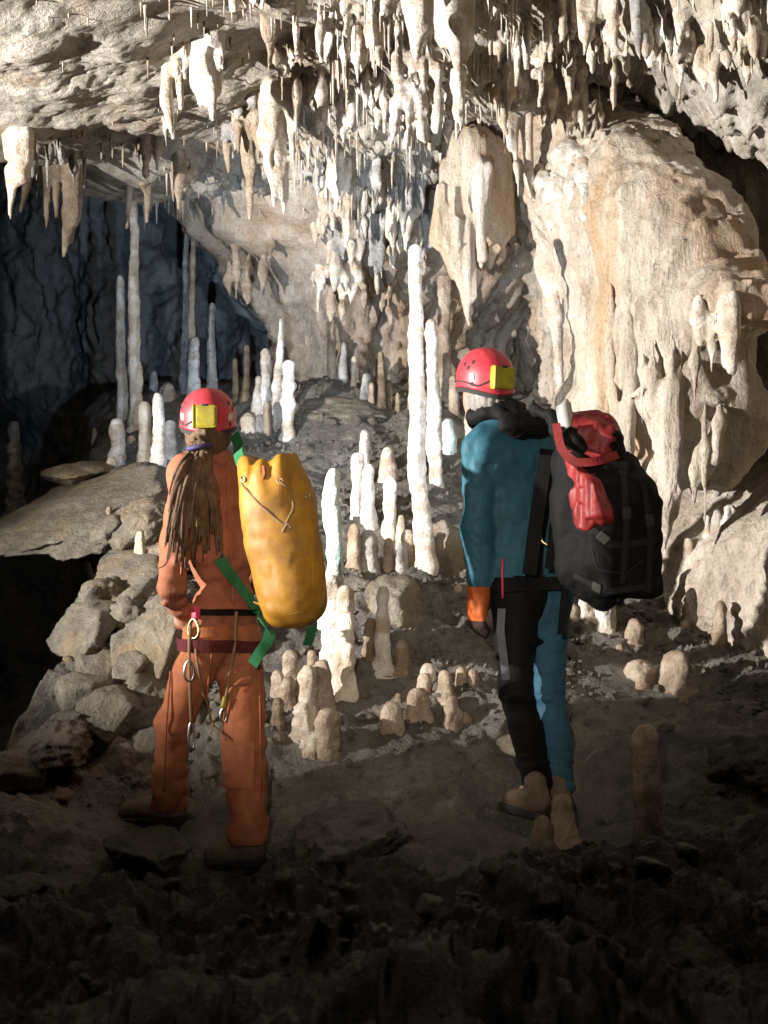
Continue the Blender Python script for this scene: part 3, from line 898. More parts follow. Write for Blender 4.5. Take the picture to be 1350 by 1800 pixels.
stalagmite(1025, 640, 716, 38, 'white', "white ringed stalagmite under the tapering drapery behind the red pack", d=8.0, taper=0.6, knob=0.2, sink=0.6)
stalagmite(1060, 578, 640, 28, 'cream', "small cream knob on the flowstone ledge above the red pack", d=7.7, taper=0.8, knob=0.3, sink=0.3)

# ------------------------------------------------------------------ the bright rock mass standing off the right wall
_pa, _pb = np.array([1.65, 6.2]), np.array([0.9, 8.6])
_pt = (_pb - _pa) / np.linalg.norm(_pb - _pa); _pn = np.array([_pt[1], -_pt[0]]); _pn *= -np.sign(_pn @ (_pa))
def mass_uv(px, py):
    k = (px - 675) / FPX
    # (k*d, d) on the line pa + u*pt
    A = np.array([[k, -_pt[0]], [1.0, -_pt[1]]]); d, u = np.linalg.solve(A, _pa)
    return u, (900 - py) / FPX * d
_poly = np.array([mass_uv(*t) for t in [(928, 330), (918, 250), (940, 205), (975, 150), (1010, 112), (1050, 108), (1066, 128), (1085, 170), (1120, 205), (1160, 225), (1190, 262), (1220, 300), (1250, 352), (1275, 415), (1300, 470), (1345, 500), (1352, 560),
    (1300, 590), (1268, 630), (1272, 700), (1258, 800), (1225, 850), (1160, 850), (1100, 820), (1050, 790), (1040, 720), (1062, 640), (1052, 560), (1020, 480), (985, 430), (950, 400)]])
def poly_sdf(q, poly):
    d = np.full(len(q), 1e9); s = np.ones(len(q))
    for i in range(len(poly)):
        a, b = poly[i], poly[i - 1]
        e = b - a; w = q - a
        t = np.clip((w @ e) / (e @ e), 0, 1)
        d = np.minimum(d, ((w - t[:, None] * e) ** 2).sum(1))
        c1 = q[:, 1] >= a[1]; c2 = q[:, 1] < b[1]; c3 = e[0] * w[:, 1] > e[1] * w[:, 0]
        s = np.where((c1 & c2 & c3) | (~c1 & ~c2 & ~c3), -s, s)
    return s * np.sqrt(d)
def mass(p):
    r2 = p[:, :2] - _pa
    u = r2 @ _pt; w = r2 @ _pn; v = p[:, 2]
    d2 = poly_sdf(np.c_[u, v], _poly)
    ww = w + 0.10 * perlin(p * 1.6 + 4) - 0.10 * sstep(-0.0, -0.5, d2)
    r = 0.16
    x, y = d2 + r, np.abs(ww) - 0.26 + r
    d = np.hypot(np.maximum(x, 0), np.maximum(y, 0)) + np.minimum(np.maximum(x, y), 0) - r
    low = sstep(1.95, 1.3, v)
    wp = 0.10 * np.c_[perlin(p * 2.2 + 3), perlin(p * 2.2 + 13)]
    fx = np.c_[u + wp[:, 0], u * 0, v * 0.12 + wp[:, 1] * 0.3]
    d = d + 0.045 * fbm(p * 2.6 + 8, 3, 0.55) + (0.022 - 0.012 * low) * fbm(p * 9, 4, 0.6, ridged=True)
    d = d + low * (0.075 * (np.abs(perlin(fx * 5.0)) - 0.25) + 0.045 * (np.abs(perlin(fx * 11.0 + 7)) - 0.25) + 0.018 * perlin(fx * 27))
    return d * 0.8
V, F = surface(mass, np.array([0.5, 5.6, -0.1]), np.array([2.05, 9.1, 2.75]), 0.014)
o = build("flowstone_mass", V, F, M['flow'], (1.2, 7.2, 0.5))
tag(o, "huge bright cream rock mass with a jagged upper edge along the dark crevice at right", "rock mass")

# ------------------------------------------------------------------ draperies and stalactite clusters: tapered drips fused together
def cones_sdf(cones, k, nz_amp, nz_f, seed, flute=0.0):
    def fn(p):
        d = None
        q = p
        for a, b, ra, rb in cones:
            c = rc(q, a, b, ra, rb)
            d = c if d is None else smin(d, c, k)
        n = fbm(p * nz_f + seed, 3, 0.55) * nz_amp
        if flute:
            n = n + flute * perlin(np.c_[p[:, 0] * 26, p[:, 1] * 26, p[:, 2] * 1.3] + seed)
        return d + n
    return fn

def split_pieces(V, F):
    par = list(range(len(V)))
    def find(a):
        while par[a] != a:
            par[a] = par[par[a]]; a = par[a]
        return a
    for f in F.tolist():
        a = find(f[0])
        for b in f[1:]:
            b = find(b)
            if a != b:
                par[b] = a
    root = np.array([find(i) for i in range(len(V))])
    out = []
    for r in np.unique(root):
        m = root == r
        if m.sum() < 60:
            continue
        idx = np.cumsum(m) - 1
        out.append((V[m], idx[F[m[F[:, 0]]]]))
    return out

def drip_cluster(name, drips, d, mat, label, cat, group=None, vox=0.012, k=0.03, nz_amp=0.012, nz_f=7.0, flute=0.008, flat=None, depth_jit=0.05):
    """drips: (px_top, py_top, px_tip, py_tip, width_top, width_tip [, depth offset])"""
    _seed[0] += 1
    rng = np.random.default_rng(_seed[0])
    cones = []
    for t in drips:
        dz = t[6] if len(t) > 6 else rng.uniform(-depth_jit, depth_jit)
        a = P(t[0], t[1], d + dz); b = P(t[2], t[3], d + dz)
        cones.append((a, b, t[4] / 2 / FPX * d, t[5] / 2 / FPX * d))
    A = np.array([c[0] for c in cones] + [c[1] for c in cones]); R = max(c[2] for c in cones) + k + 0.03
    V, F = surface(cones_sdf(cones, k, nz_amp, np.array([nz_f, nz_f, nz_f * 0.45]), _seed[0] * 1.7, flute), A.min(0) - R, A.max(0) + R, vox)
    V, F = max(split_pieces(V, F), key=lambda t: len(t[0]))
    base = np.array([A[:, 0].mean(), A[:, 1].mean(), V[:, 2].max()])
    o = build(name, V, F, M[mat], base)
    tag(o, label, cat, group)
    return o

drip_cluster("flowstone_drapery", [(815, 255, 800, 400, 70, 80), (830, 265, 845, 380, 90, 90), (870, 270, 868, 400, 60, 70, .05), (790, 300, 790, 420, 40, 44), (775, 330, 776, 420, 18, 34, -.06),
    (776, 410, 800, 488, 36, 8, -.06), (800, 400, 826, 572, 50, 3, -.05), (815, 400, 828, 520, 40, 20, -.05), (850, 300, 846, 470, 40, 6, -.12), (868, 400, 862, 470, 62, 10, .04), (885, 330, 884, 440, 34, 14, .1),
    (826, 300, 815, 430, 5, 12, -.13), (852, 295, 850, 455, 5, 10, -.14), (800, 330, 790, 440, 4, 12, -.10), (840, 480, 838, 500, 20, 6)],
    7.9, 'flow', "great cream drapery with long pointed folds hanging in the centre right", "flowstone drapery", k=0.024, vox=0.011, flute=0.022)
drip_cluster("flowstone_drapery", [(968, 400, 966, 470, 44, 52), (966, 460, 978, 560, 52, 24), (978, 555, 983, 640, 24, 14), (983, 640, 990, 722, 14, 15), (985, 420, 988, 535, 34, 4, -.08), (975, 330, 970, 410, 20, 30),
    (1010, 430, 1014, 560, 30, 22, .05), (1014, 550, 1022, 645, 24, 9, .05), (990, 380, 1000, 470, 50, 50, .08)],
    7.9, 'cream', "white drapery narrowing to a thin stem above the red backpack lid", "flowstone drapery", nz_amp=0.005, vox=0.01)
def hung(name, surf, starts, mat, label, cat, group=None, vox=0.012, k=0.03, nz_amp=0.014, nz_f=9, flute=0.010):
    """drips hanging on a rock surface: (px, py, px_tip, length px, width px)"""
    _seed[0] += 1
    cones = []
    for (x, y, x2, L, w) in starts:
        dd = np.arange(5.0, 9.6, 0.01)
        v = surf(np.stack([P(x, y, t) for t in dd]))
        d = dd[np.argmax(v < 0)] if (v < 0).any() else dd[int(np.argmin(v))]
        d += 0.10 * w / FPX * d
        def on(px_, py_):
            v_ = surf(np.stack([P(px_, py_, t) for t in dd]))
            return min(d, dd[np.argmax(v_ < 0)] + 0.05 * w / FPX * d) if (v_ < 0).any() else d
        dm = on(x * .6 + x2 * .4, y + .45 * L); db = min(dm, on(x2, y + L))
        a, m, b = P(x, y, d), P(x * .6 + x2 * .4, y + .45 * L, dm), P(x2, y + L, db)
        r = w / 2 / FPX * d
        m[1] -= 0.35 * r
        cones += [(a, m, r * .45, r * .9), (m, b, r * .9, .004)]
    A = np.array([c[0] for c in cones] + [c[1] for c in cones]); R = max(c[2] for c in cones) + k + 0.03
    V, F = surface(cones_sdf(cones, k, nz_amp, np.array([nz_f, nz_f, nz_f * 0.45]), _seed[0] * 1.7, flute), A.min(0) - R, A.max(0) + R, vox)
    pieces = split_pieces(V, F)
    for V_, F_ in pieces:
        o = build(name, V_, F_, M[mat], (V_[:, 0].mean(), V_[:, 1].mean(), V_[:, 2].max()))
        tag(o, label, cat, group if group or len(pieces) == 1 else label)
    return o

hung("flowstone_drapery", mass, [(948, 290, 955, 80, 34), (963, 300, 966, 105, 24), (983, 275, 985, 120, 34), (1006, 262, 1010, 160, 34), (1026, 255, 1030, 130, 36), (1000, 250, 1000, 60, 60)],
    'white', "row of white dripping fingers on the bright right wall", "flowstone drapery")
rh_ = np.random.default_rng(88)
for n_, (x0, y0, x1, y1, c_, mt, lb) in enumerate([(1060, 480, 1130, 700, 9, 'flow', "ribbed cream drips low on the rock mass, left of the flowstone curtain"), (1120, 520, 1250, 700, 12, 'flow', "ribbed cream drips on the middle of the rock mass"),
        (1225, 480, 1290, 560, 8, 'cream', "cream drips along the lower right edge of the rock mass")]):
    hung("flowstone_drips", mass, [(x, y, x + rh_.uniform(-4, 4), rh_.uniform(120, 260) * (.5 if n_ == 2 else 1), rh_.uniform(10, 20)) for x, y in zip(rh_.uniform(x0, x1, c_), rh_.uniform(y0, y1, c_))], mt, lb, "flowstone drips", k=0.05, nz_amp=0.012, vox=0.013)
hung("flowstone_curtain", mass, [(x, y, x + rh_.uniform(-5, 5), L, w) for x, y, L, w in [(1070, 760, 90, 40), (1095, 790, 70, 34), (1115, 780, 120, 30), (1135, 800, 60, 40), (1150, 790, 150, 34), (1168, 800, 185, 36), (1185, 810, 90, 30), (1205, 790, 70, 34), (1218, 780, 112, 30), (1236, 770, 70, 34), (1250, 740, 110, 26), (1262, 690, 120, 22), (1158, 860, 150, 26)]],
    'flow', "broad fluted flowstone curtain ending in hanging points behind the black backpack", "flowstone curtain", k=0.045, nz_amp=0.012, flute=0.014)

drip_cluster("flowstone_curtain", [(1075, 560, 1060, 700, 70, 60, .2), (1050, 640, 1045, 760, 60, 50, .25), (1090, 690, 1090, 830, 60, 30, .15), (1120, 760, 1120, 850, 50, 10, .1), (1060, 740, 1070, 860, 60, 40, .2)],
    7.35, 'flow', "tan flowstone apron sloping down behind the red and black pack", "flowstone curtain", vox=0.014, k=0.05, flute=0.014)

drip_cluster("stalactite_cluster", [(28, 120, 30, 250, 60, 46), (35, 240, 34, 310, 46, 34), (22, 300, 17, 392, 30, 3), (40, 200, 44, 280, 30, 16), (15, 200, 14, 280, 26, 14)], 7.2, 'cream', "broad leaf shaped pale stalactite hanging at the far left", "stalactite")
drip_cluster("stalactite_cluster", [(128, 260, 126, 380, 46, 34), (124, 370, 112, 450, 30, 3), (135, 300, 124, 425, 24, 4), (100, 262, 98, 380, 26, 6), (85, 265, 82, 400, 22, 5), (66, 262, 66, 380, 18, 4), (108, 280, 108, 420, 18, 4, .1), (60, 262, 36, 372, 24, 4)], 8.0, 'tan', "dim hanging cluster of broad pointed stalactites above the dark chamber", "stalactite")
drip_cluster("stalactite_cluster", [(352, 40, 346, 150, 30, 26), (345, 110, 354, 188, 22, 4), (372, 60, 372, 150, 40, 34), (385, 90, 382, 160, 26, 12), (362, 120, 366, 192, 22, 3), (372, 140, 374, 207, 12, 2), (384, 10, 392, 120, 24, 14), (376, 0, 374, 60, 40, 40)], 6.5, 'white', "bright white lumpy stalactite cluster hanging at upper left", "stalactite", nz_amp=0.02, nz_f=12)
drip_cluster("stalactite_cluster", [(482, 160, 476, 250, 54, 46), (480, 240, 490, 300, 46, 28), (470, 260, 482, 362, 22, 4), (492, 280, 496, 350, 22, 8), (500, 320, 500, 375, 12, 2), (505, 180, 516, 285, 24, 5), (520, 150, 520, 230, 20, 8), (500, 100, 490, 180, 44, 44)], 7.2, 'cream', "heavy cream stalactite cluster with split tips hanging left of centre", "stalactite", nz_amp=0.018, nz_f=10)
drip_cluster("stalactite_cluster", [(292, 0, 292, 60, 40, 20), (300, 60, 290, 180, 30, 16), (292, 170, 303, 232, 18, 4), (312, 90, 318, 190, 20, 5), (280, 30, 276, 120, 14, 4)], 6.7, 'cream', "slender drooping stalactite cluster left of the bright white one", "stalactite")
drip_cluster("stalactite_cluster", [(430, 210, 438, 300, 40, 18), (438, 290, 439, 386, 18, 3), (418, 220, 420, 285, 20, 4), (452, 200, 455, 300, 20, 5), (425, 150, 430, 220, 40, 40)], 7.6, 'tan', "brown based stalactite ending in one long pale spike", "stalactite")
drip_cluster("stalactite_cluster", [(733, -30, 736, 40, 60, 48), (736, 30, 731, 96, 46, 14), (712, -30, 708, 20, 30, 8)], 5.9, 'cream', "smooth grey white broad stalactite at the top centre", "stalactite", nz_amp=0.008)
drip_cluster("stalactite_cluster", [(790, -30, 790, 60, 60, 46), (812, -20, 812, 80, 50, 40), (800, 50, 806, 140, 46, 6), (818, 60, 820, 110, 26, 8), (778, 0, 776, 80, 30, 10)], 6.1, 'white', "broad smooth white stalactite with a bright lower lobe at top right of centre", "stalactite", nz_amp=0.008)
drip_cluster("stalactite_cluster", [(808, 130, 808, 230, 28, 5), (790, 130, 790, 210, 22, 6), (760, 90, 756, 260, 20, 8), (740, 110, 742, 240, 24, 8), (722, 100, 716, 260, 22, 5), (700, 60, 698, 230, 20, 8), (770, 120, 772, 240, 20, 8), (692, 180, 688, 250, 16, 3)], 6.7, 'white', "ragged white stalactite fringe below the broad smooth ones", "stalactite", nz_amp=0.026, nz_f=14, vox=0.011)
drip_cluster("stalactite_cluster", [(612, -20, 606, 60, 30, 18), (606, 50, 608, 165, 18, 3), (630, -20, 630, 90, 22, 5), (596, 0, 594, 60, 14, 5), (648, -10, 652, 110, 26, 6), (668, 0, 665, 130, 22, 5), (655, 90, 656, 160, 12, 3)], 6.3, 'cream', "tan and white dripping stalactite bunch at top centre", "stalactite", nz_amp=0.02, nz_f=13, vox=0.011)
drip_cluster("stalactite_cluster", [(518, -20, 520, 60, 18, 12), (520, 50, 519, 92, 12, 3), (508, -10, 508, 30, 12, 4)], 6.2, 'cream', "small cream stalactite hanging at the top left of centre", "stalactite")
drip_cluster("stalactite_cluster", [(1030, -30, 1032, 60, 36, 26), (1032, 50, 1028, 104, 20, 3), (1045, -20, 1046, 40, 20, 8), (1018, 0, 1014, 50, 16, 4)], 5.9, 'cream', "pale pointed stalactite at the top edge left of the dark crevice", "stalactite", nz_amp=0.01)
drip_cluster("stalactite_cluster", [(1118, -30, 1122, 50, 34, 24), (1122, 40, 1126, 128, 22, 4), (1134, 20, 1136, 80, 14, 4)], 5.85, 'grey', "grey stalactite hanging in front of the dark crevice", "stalactite", nz_amp=0.01)
drip_cluster("stalactite_cluster", [(900, 180, 908, 300, 26, 10), (908, 290, 911, 345, 12, 2), (890, 170, 896, 260, 24, 8), (922, 160, 930, 320, 30, 12), (930, 310, 934, 350, 14, 5)], 7.5, 'cream', "orange cream stalactite strip right of the great drapery", "stalactite")
drip_cluster("stalactite_cluster", [(490, 430, 505, 520, 36, 22), (505, 510, 545, 640, 24, 20), (520, 500, 560, 650, 26, 22, .1), (480, 440, 478, 540, 26, 6), (455, 430, 452, 520, 22, 5), (470, 480, 470, 580, 16, 4)], 10.6, 'grey', "blue shadowed flowstone ribs at the edge of the far chamber", "stalactite", nz_amp=0.03, nz_f=8, vox=0.018)
drip_cluster("stalactite_cluster", [(245, 255, 252, 320, 28, 12), (252, 310, 250, 335, 12, 3), (232, 255, 222, 400, 16, 5), (262, 262, 258, 390, 18, 5)], 8.3, 'tan', "small stalactite group behind the top of the tallest left stalagmite", "stalactite")

ceil_surf = lambda p: ceil_z(p[:, :2]) - p[:, 2]
rw_ = np.random.default_rng(66)
for (x0, y0, x1, y1), c_, Lr, Wr, mt, lb in [((545, 330, 640, 470), 22, (40, 110), (9, 22), 'cream', "pale drooping drip fringe on the sloping wall left of the great column"), ((640, 320, 745, 430), 24, (35, 95), (7, 17), 'cream', "fringe of thin drips on the sloping wall behind the great column's top"),
        ((400, 360, 545, 470), 18, (30, 90), (9, 20), 'tan', "tan drips along the edge of the far chamber's opening"), ((560, 470, 720, 540), 12, (20, 60), (7, 14), 'tan', "low short drips on the sloping back wall"), ((890, 70, 1080, 190), 26, (50, 130), (10, 24), 'cream', "dripping fringe linking the ceiling to the bright rock mass"), ((900, -10, 1330, 90), 26, (40, 110), (9, 22), 'cream', "dripping fringe along the top right ceiling"), ((560, -10, 760, 180), 30, (40, 120), (8, 20), 'white', "dripping fringe on the bright top centre ceiling"), ((860, 370, 950, 430), 14, (25, 70), (7, 15), 'cream', "short drips above the hollow right of the great drapery")]:
    hung("drip_fringe", ceil_surf, [(x, y, x + rw_.uniform(-4, 4), rw_.uniform(*Lr), rw_.uniform(*Wr)) for x, y in zip(rw_.uniform(x0, x1, c_), rw_.uniform(y0, y1, c_))], mt, lb, "drip fringe", None, k=0.03, nz_amp=0.02, nz_f=12, vox=0.014)

# ragged bunches of fused stalactites, scattered over the ceiling
rb = np.random.default_rng(31)
bz = [((560, -20, 900, 210), 26, "on the bright ceiling at top centre", ['white', 'cream', 'white']), ((270, -20, 560, 330), 14, "on the ceiling at upper left of centre", ['cream', 'tan', 'grey']),
      ((540, 250, 780, 420), 16, "on the sloping ceiling above the back wall", ['cream', 'cream', 'grey']), ((900, -20, 1340, 110), 24, "on the ceiling at upper right", ['cream', 'cream', 'white']), ((30, 240, 260, 270), 4, "along the ceiling lip above the dark chamber", ['grey', 'tan'])]
for (x0, y0, x1, y1), cnt, zl, mats in bz:
    spots = sorted((rb.uniform(x0, x1), rb.uniform(y0, y1)) for _ in range(cnt))
    for no, (px, py) in enumerate(spots):
        d = ceil_hit(px, py)
        drips = []
        wd = rb.uniform(14, 34)
        for k in range(rb.integers(4, 9)):
            ox = rb.normal() * wd * 0.55; L = rb.uniform(25, 95) * np.exp(-(ox / wd / 1.2) ** 2)
            w = rb.uniform(8, 20)
            drips.append((px + ox, py - 22, px + ox + rb.uniform(-3, 3), py - 4 + 0.45 * L, w * 1.2, w * 0.6, rb.uniform(-.07, .07)))
            l = drips[-1]
            drips.append((l[2], l[3], l[2] + rb.uniform(-2, 2), py - 4 + L, w * 0.6, 2.5, l[6]))
        mt = mats[rb.integers(len(mats))]
        drip_cluster("stalactite_cluster", drips, d, mt, "ragged %s stalactite bunch %s, %s from left" % (mt, zl, ORD[no]), "stalactite", "ragged stalactite bunches " + zl, vox=0.0125, k=0.022, nz_amp=0.022, nz_f=14)

# ------------------------------------------------------------------ single stalactites
def icicle(root, L, r, seed, nseg=9):
    rng = np.random.default_rng(seed)
    n = max(6, int(L / 0.03))
    t = np.linspace(0, 1, n)
    ph = rng.uniform(0, 99)
    rr = r * (0.75 * (1 - t) ** rng.uniform(0.5, 1.1) + 0.8 * np.exp(-t * 7)) * (1 + 0.5 * perlin(np.c_[t * L / 0.06 + ph, t * 0, t * 0])) + 0.0016
    rr[0] *= 1.4
    wob = 0.25 * r * np.c_[perlin(np.c_[t * L * 6 + ph, t * 0 + 3, t * 0]), perlin(np.c_[t * L * 6 + ph, t * 0 + 8, t * 0])]
    a = np.arange(nseg) * 2 * np.pi / nseg
    V = np.empty((nseg, n, 3))
    V[:, :, 0] = root[0] + wob[:, 0] + np.cos(a)[:, None] * rr
    V[:, :, 1] = root[1] + wob[:, 1] + np.sin(a)[:, None] * rr
    V[:, :, 2] = root[2] - t * L
    V = V.reshape(-1, 3)
    return V, grid_faces(nseg, n, True)[:, ::-1]

zones = [  # px0, py0, px1, py1, count, length px, width px, zone label, materials
    (560, -60, 900, 230, 300, (12, 85), (3, 11), "on the bright ceiling at top centre", ['white', 'cream', 'cream', 'white']),
    (240, -60, 560, 330, 120, (8, 45), (3, 11), "on the ceiling at upper left of centre", ['cream', 'tan', 'grey']),
    (20, 235, 260, 275, 40, (10, 60), (5, 14), "along the ceiling lip above the dark chamber", ['grey', 'tan']),
    (250, 320, 520, 385, 55, (10, 55), (5, 13), "along the lower ceiling lip", ['tan', 'grey']),
    (520, 240, 760, 430, 170, (10, 70), (3, 11), "on the sloping ceiling above the back wall", ['cream', 'grey', 'cream']),
    (900, -60, 1350, 120, 120, (10, 60), (3, 12), "on the ceiling at upper right", ['cream', 'white', 'tan']),
    (0, -40, 240, 220, 8, (8, 30), (4, 10), "on the bare ceiling at far left", ['grey', 'tan']),
    (770, 380, 950, 450, 50, (10, 50), (5, 12), "above the hollow behind the great drapery", ['cream', 'tan']),
]
cand = []
rz = np.random.default_rng(77)
for zi, (x0, y0, x1, y1, cnt, Lr, Wr, zl, mats) in enumerate(zones):
    for _ in range(cnt):
        px, py = rz.uniform(x0, x1), rz.uniform(y0, y1)
        if perlin(np.array([[px / 60, py / 45, zi]]))[0] < -0.15 and rz.uniform() < 0.75:
            continue
        d = ceil_hit(px, py)
        p = P(px, py, d)
        p[2] = ceil_z(p[None, :2])[0] + 0.03
        u = rz.uniform() ** 2.2
        L = (Lr[0] + u * (Lr[1] - Lr[0])) / FPX * d + 0.03
        r = (Wr[0] + (0.3 * u + 0.7 * rz.uniform() ** 2) * (Wr[1] - Wr[0])) / 2 / FPX * d
        cand.append((L * r / d / d, p, L, r, zl, mats[rz.integers(len(mats))]))
cand.sort(key=lambda c: -c[0])
for k, (_, p, L, r, zl, mt) in enumerate(cand[:270]):
    V, F = icicle(p, L, r, 500 + k)
    o = build("stalactite", V, F, M[mt], p)
    tag(o, "small thin stalactite among many like it " + zl, "stalactite", "small stalactites " + zl)
for mt in ('cream', 'white', 'tan', 'grey'):
    Vs, Fs, n = [], [], 0
    for k, c in enumerate(cand[270:]):
        if c[5] != mt:
            continue
        V, F = icicle(c[1], c[2], c[3], 900 + k, 6)
        Vs.append(V); Fs.append(F + n); n += len(V)
    if Vs:
        o = build("straw_stalactites", np.concatenate(Vs), np.concatenate(Fs), M[mt])
        o["kind"] = "stuff"

# ------------------------------------------------------------------ boulders and slabs
_ico = {}
def ico(level):
    if level not in _ico:
        bm = bmesh.new()
        bmesh.ops.create_icosphere(bm, subdivisions=level, radius=1)
        V = np.array([v.co[:] for v in bm.verts]); F = np.array([[v.index for v in f.verts] for f in bm.faces])
        bm.free()
        _ico[level] = (V, F)
    return _ico[level]

def rock_verts(seed, level=5, cuts=14, rough=0.10, blocky=0.85):
    rng = np.random.default_rng(seed)
    D, F = ico(level)
    nrm = rng.normal(size=(cuts, 3)); nrm /= np.linalg.norm(nrm, axis=1, keepdims=True)
    h = rng.uniform(0.55, 0.95, cuts)
    c = D @ nrm.T
    r = np.where(c > 0.05, h / np.maximum(c, 0.05), 9).min(1)
    r = np.minimum(r, 1.15) * blocky + (1 - blocky) * 0.9
    V = D * r[:, None]
    n = fbm(V * 2.2 + seed, 4, 0.55) * rough + fbm(V * 6 + seed, 4, 0.6, ridged=True) * rough * 0.34 + 0.05 * np.floor(3 * perlin(V * 1.6 + seed + 5)) / 3
    return V * (1 + n[:, None]), F

def boulder(name, px, py, d, w, h, dep, mat, label, cat, seed, rot=(0, 0, 0), group=None, cuts=14, rough=0.1, blocky=0.75, level=5):
    V, F = rock_verts(seed, level, cuts, rough, blocky)
    V = V / np.abs(V).max(0)
    V = V * [w / 2 / FPX * d, dep / 2, h / 2 / FPX * d]
    R = np.array(Matrix.Rotation(rot[2], 3, 'Z') @ Matrix.Rotation(rot[1], 3, 'Y') @ Matrix.Rotation(rot[0], 3, 'X'))
    V = V @ R.T + P(px, py, d)
    base = np.array([*P(px, py, d)[:2], V[:, 2].min()])
    o = build(name, V, F, M[mat], base)
    return tag(o, label, cat, group)

boulder("rock_slab", 160, 905, 7.3, 420, 100, 1.3, 'boulder', "long flat rock slab jutting out over the dark pit on the left", "rock slab", 303, (0.30, -0.27, 0.1), cuts=8, rough=0.13, blocky=1.0)
boulder("rock_slab", 150, 832, 8.0, 150, 50, 0.9, 'boulder', "small jagged ledge sticking out above the long slab on the left", "rock slab", 2, (0.1, -0.1, 0), cuts=12)
boulder("rock_slab", 245, 1020, 6.65, 170, 100, 0.7, 'boulder', "pale flat slab beside the orange caver's elbow", "rock slab", 3, (0.35, -0.06, 0.1), cuts=12, rough=0.06)
boulder("rock_slab", 262, 922, 7.05, 170, 95, 0.7, 'boulder', "upper left slab crusted with small pegs", "rock slab", 4, (0.3, -0.3, 0.1), cuts=14)
boulder("boulder", 150, 1112, 6.3, 150, 100, 0.6, 'boulder', "rounded tilted boulder wedged over the dark pit on the left", "boulder", 5, (0.2, -0.32, 0), cuts=9, rough=0.05)
boulder("boulder", 278, 1140, 6.1, 170, 190, 0.5, 'boulder', "upright triangular boulder with orange stains left of the caver's hip", "boulder", 61, (0.2, 0.3, 0.2), cuts=7, rough=0.06, blocky=1.0)
boulder("boulder", 192, 1262, 5.8, 130, 120, 0.5, 'boulder', "upper half of the cracked block left of the orange trouser leg", "boulder", 7, (0.05, -0.12, 0.2), cuts=8, rough=0.06, blocky=1.0)
boulder("boulder", 208, 1350, 5.72, 120, 130, 0.45, 'boulder', "lower half of the cracked block left of the orange trouser leg", "boulder", 47, (0.05, 0.06, 0.3), cuts=8, rough=0.08, blocky=1.0)
boulder("boulder", 262, 1225, 5.95, 160, 120, 0.5, 'boulder', "broken block behind the orange caver's thigh", "boulder", 8, (0.2, 0.15, 0.1), cuts=8, blocky=0.95)
boulder("boulder", 85, 1320, 5.6, 180, 130, 0.6, 'boulder', "low knobbly boulder at the left edge above the dark foreground", "boulder", 9, (0, -0.25, 0), cuts=18, rough=0.24)
boulder("boulder", 255, 1375, 5.6, 120, 100, 0.4, 'boulder', "rough rock behind the raised boot", "boulder", 10, (0.1, 0.1, 0.4), cuts=12, rough=0.2)
boulder("boulder", 352, 1405, 5.5, 80, 130, 0.3, 'boulder', "knobbly rock seen between the orange trouser legs", "boulder", 12, (0, 0, 0.4), cuts=14, rough=0.25)
boulder("boulder", 355, 1190, 6.15, 120, 110, 0.4, 'boulder', "stained block seen between the orange legs' tops", "boulder", 49, (0.1, 0.2, 0.4), cuts=9, rough=0.1)
boulder("boulder", 470, 1310, 5.75, 130, 100, 0.4, 'boulder', "lumpy tan rock right of the orange knee", "boulder", 50, (0.1, 0.2, 0.4), cuts=14, rough=0.22)
boulder("boulder", 715, 1065, 6.6, 170, 110, 0.5, 'boulder', "jagged grey rock at the foot of the great white column", "boulder", 13, (0.2, 0.2, 0.3), cuts=9, rough=0.10, blocky=0.95)
boulder("boulder", 790, 980, 7.2, 110, 150, 0.5, 'boulder', "grey rock face between the great column and the blue sleeve", "boulder", 14, (0.2, 0, 0.4), cuts=10, rough=0.12)
boulder("boulder", 600, 725, 9.0, 260, 60, 0.9, 'boulder', "long low grey outcrop in shadow on the crest of the slope", "boulder", 15, (0.2, 0.05, 0), cuts=14, rough=0.12)
boulder("boulder", 905, 1308, 5.62, 66, 36, 0.25, 'cream', "pale pinkish flat stone beside the blue clad caver's leg", "boulder", 16, (0.1, 0.08, 0), cuts=9, rough=0.06, level=4)
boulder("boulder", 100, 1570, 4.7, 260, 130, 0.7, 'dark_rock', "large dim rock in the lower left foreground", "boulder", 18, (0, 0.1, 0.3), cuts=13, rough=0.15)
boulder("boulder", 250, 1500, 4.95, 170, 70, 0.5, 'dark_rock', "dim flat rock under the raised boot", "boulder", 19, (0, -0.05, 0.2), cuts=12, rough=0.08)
boulder("boulder", 600, 1480, 4.9, 260, 110, 0.7, 'dark_rock', "dark rock hump right of the lower boot", "boulder", 20, (0, -0.15, 0.2), cuts=16, rough=0.14)
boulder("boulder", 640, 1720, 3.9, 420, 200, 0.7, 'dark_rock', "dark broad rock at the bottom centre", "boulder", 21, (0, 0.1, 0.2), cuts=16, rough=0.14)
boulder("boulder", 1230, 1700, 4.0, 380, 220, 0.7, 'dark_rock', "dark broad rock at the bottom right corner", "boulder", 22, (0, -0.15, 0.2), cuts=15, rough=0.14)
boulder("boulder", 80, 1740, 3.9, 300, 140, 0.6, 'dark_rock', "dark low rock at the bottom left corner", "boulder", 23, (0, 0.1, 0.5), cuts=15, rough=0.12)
boulder("boulder", -1200, 1150, 3.65, 620, 900, 1.25, 'boulder', "added unseen rock beyond the left edge of the view that shades the foreground", "boulder", 25, (0, 0, 0), cuts=14, rough=0.10)  # added out of view to keep the hand lamp off the foreground
boulder("boulder", 1290, 1350, 5.6, 200, 140, 0.7, 'dark_rock', "black shadowed rock at the right edge of the foreground", "boulder", 24, (0, -0.25, 0.1), cuts=13, rough=0.12)

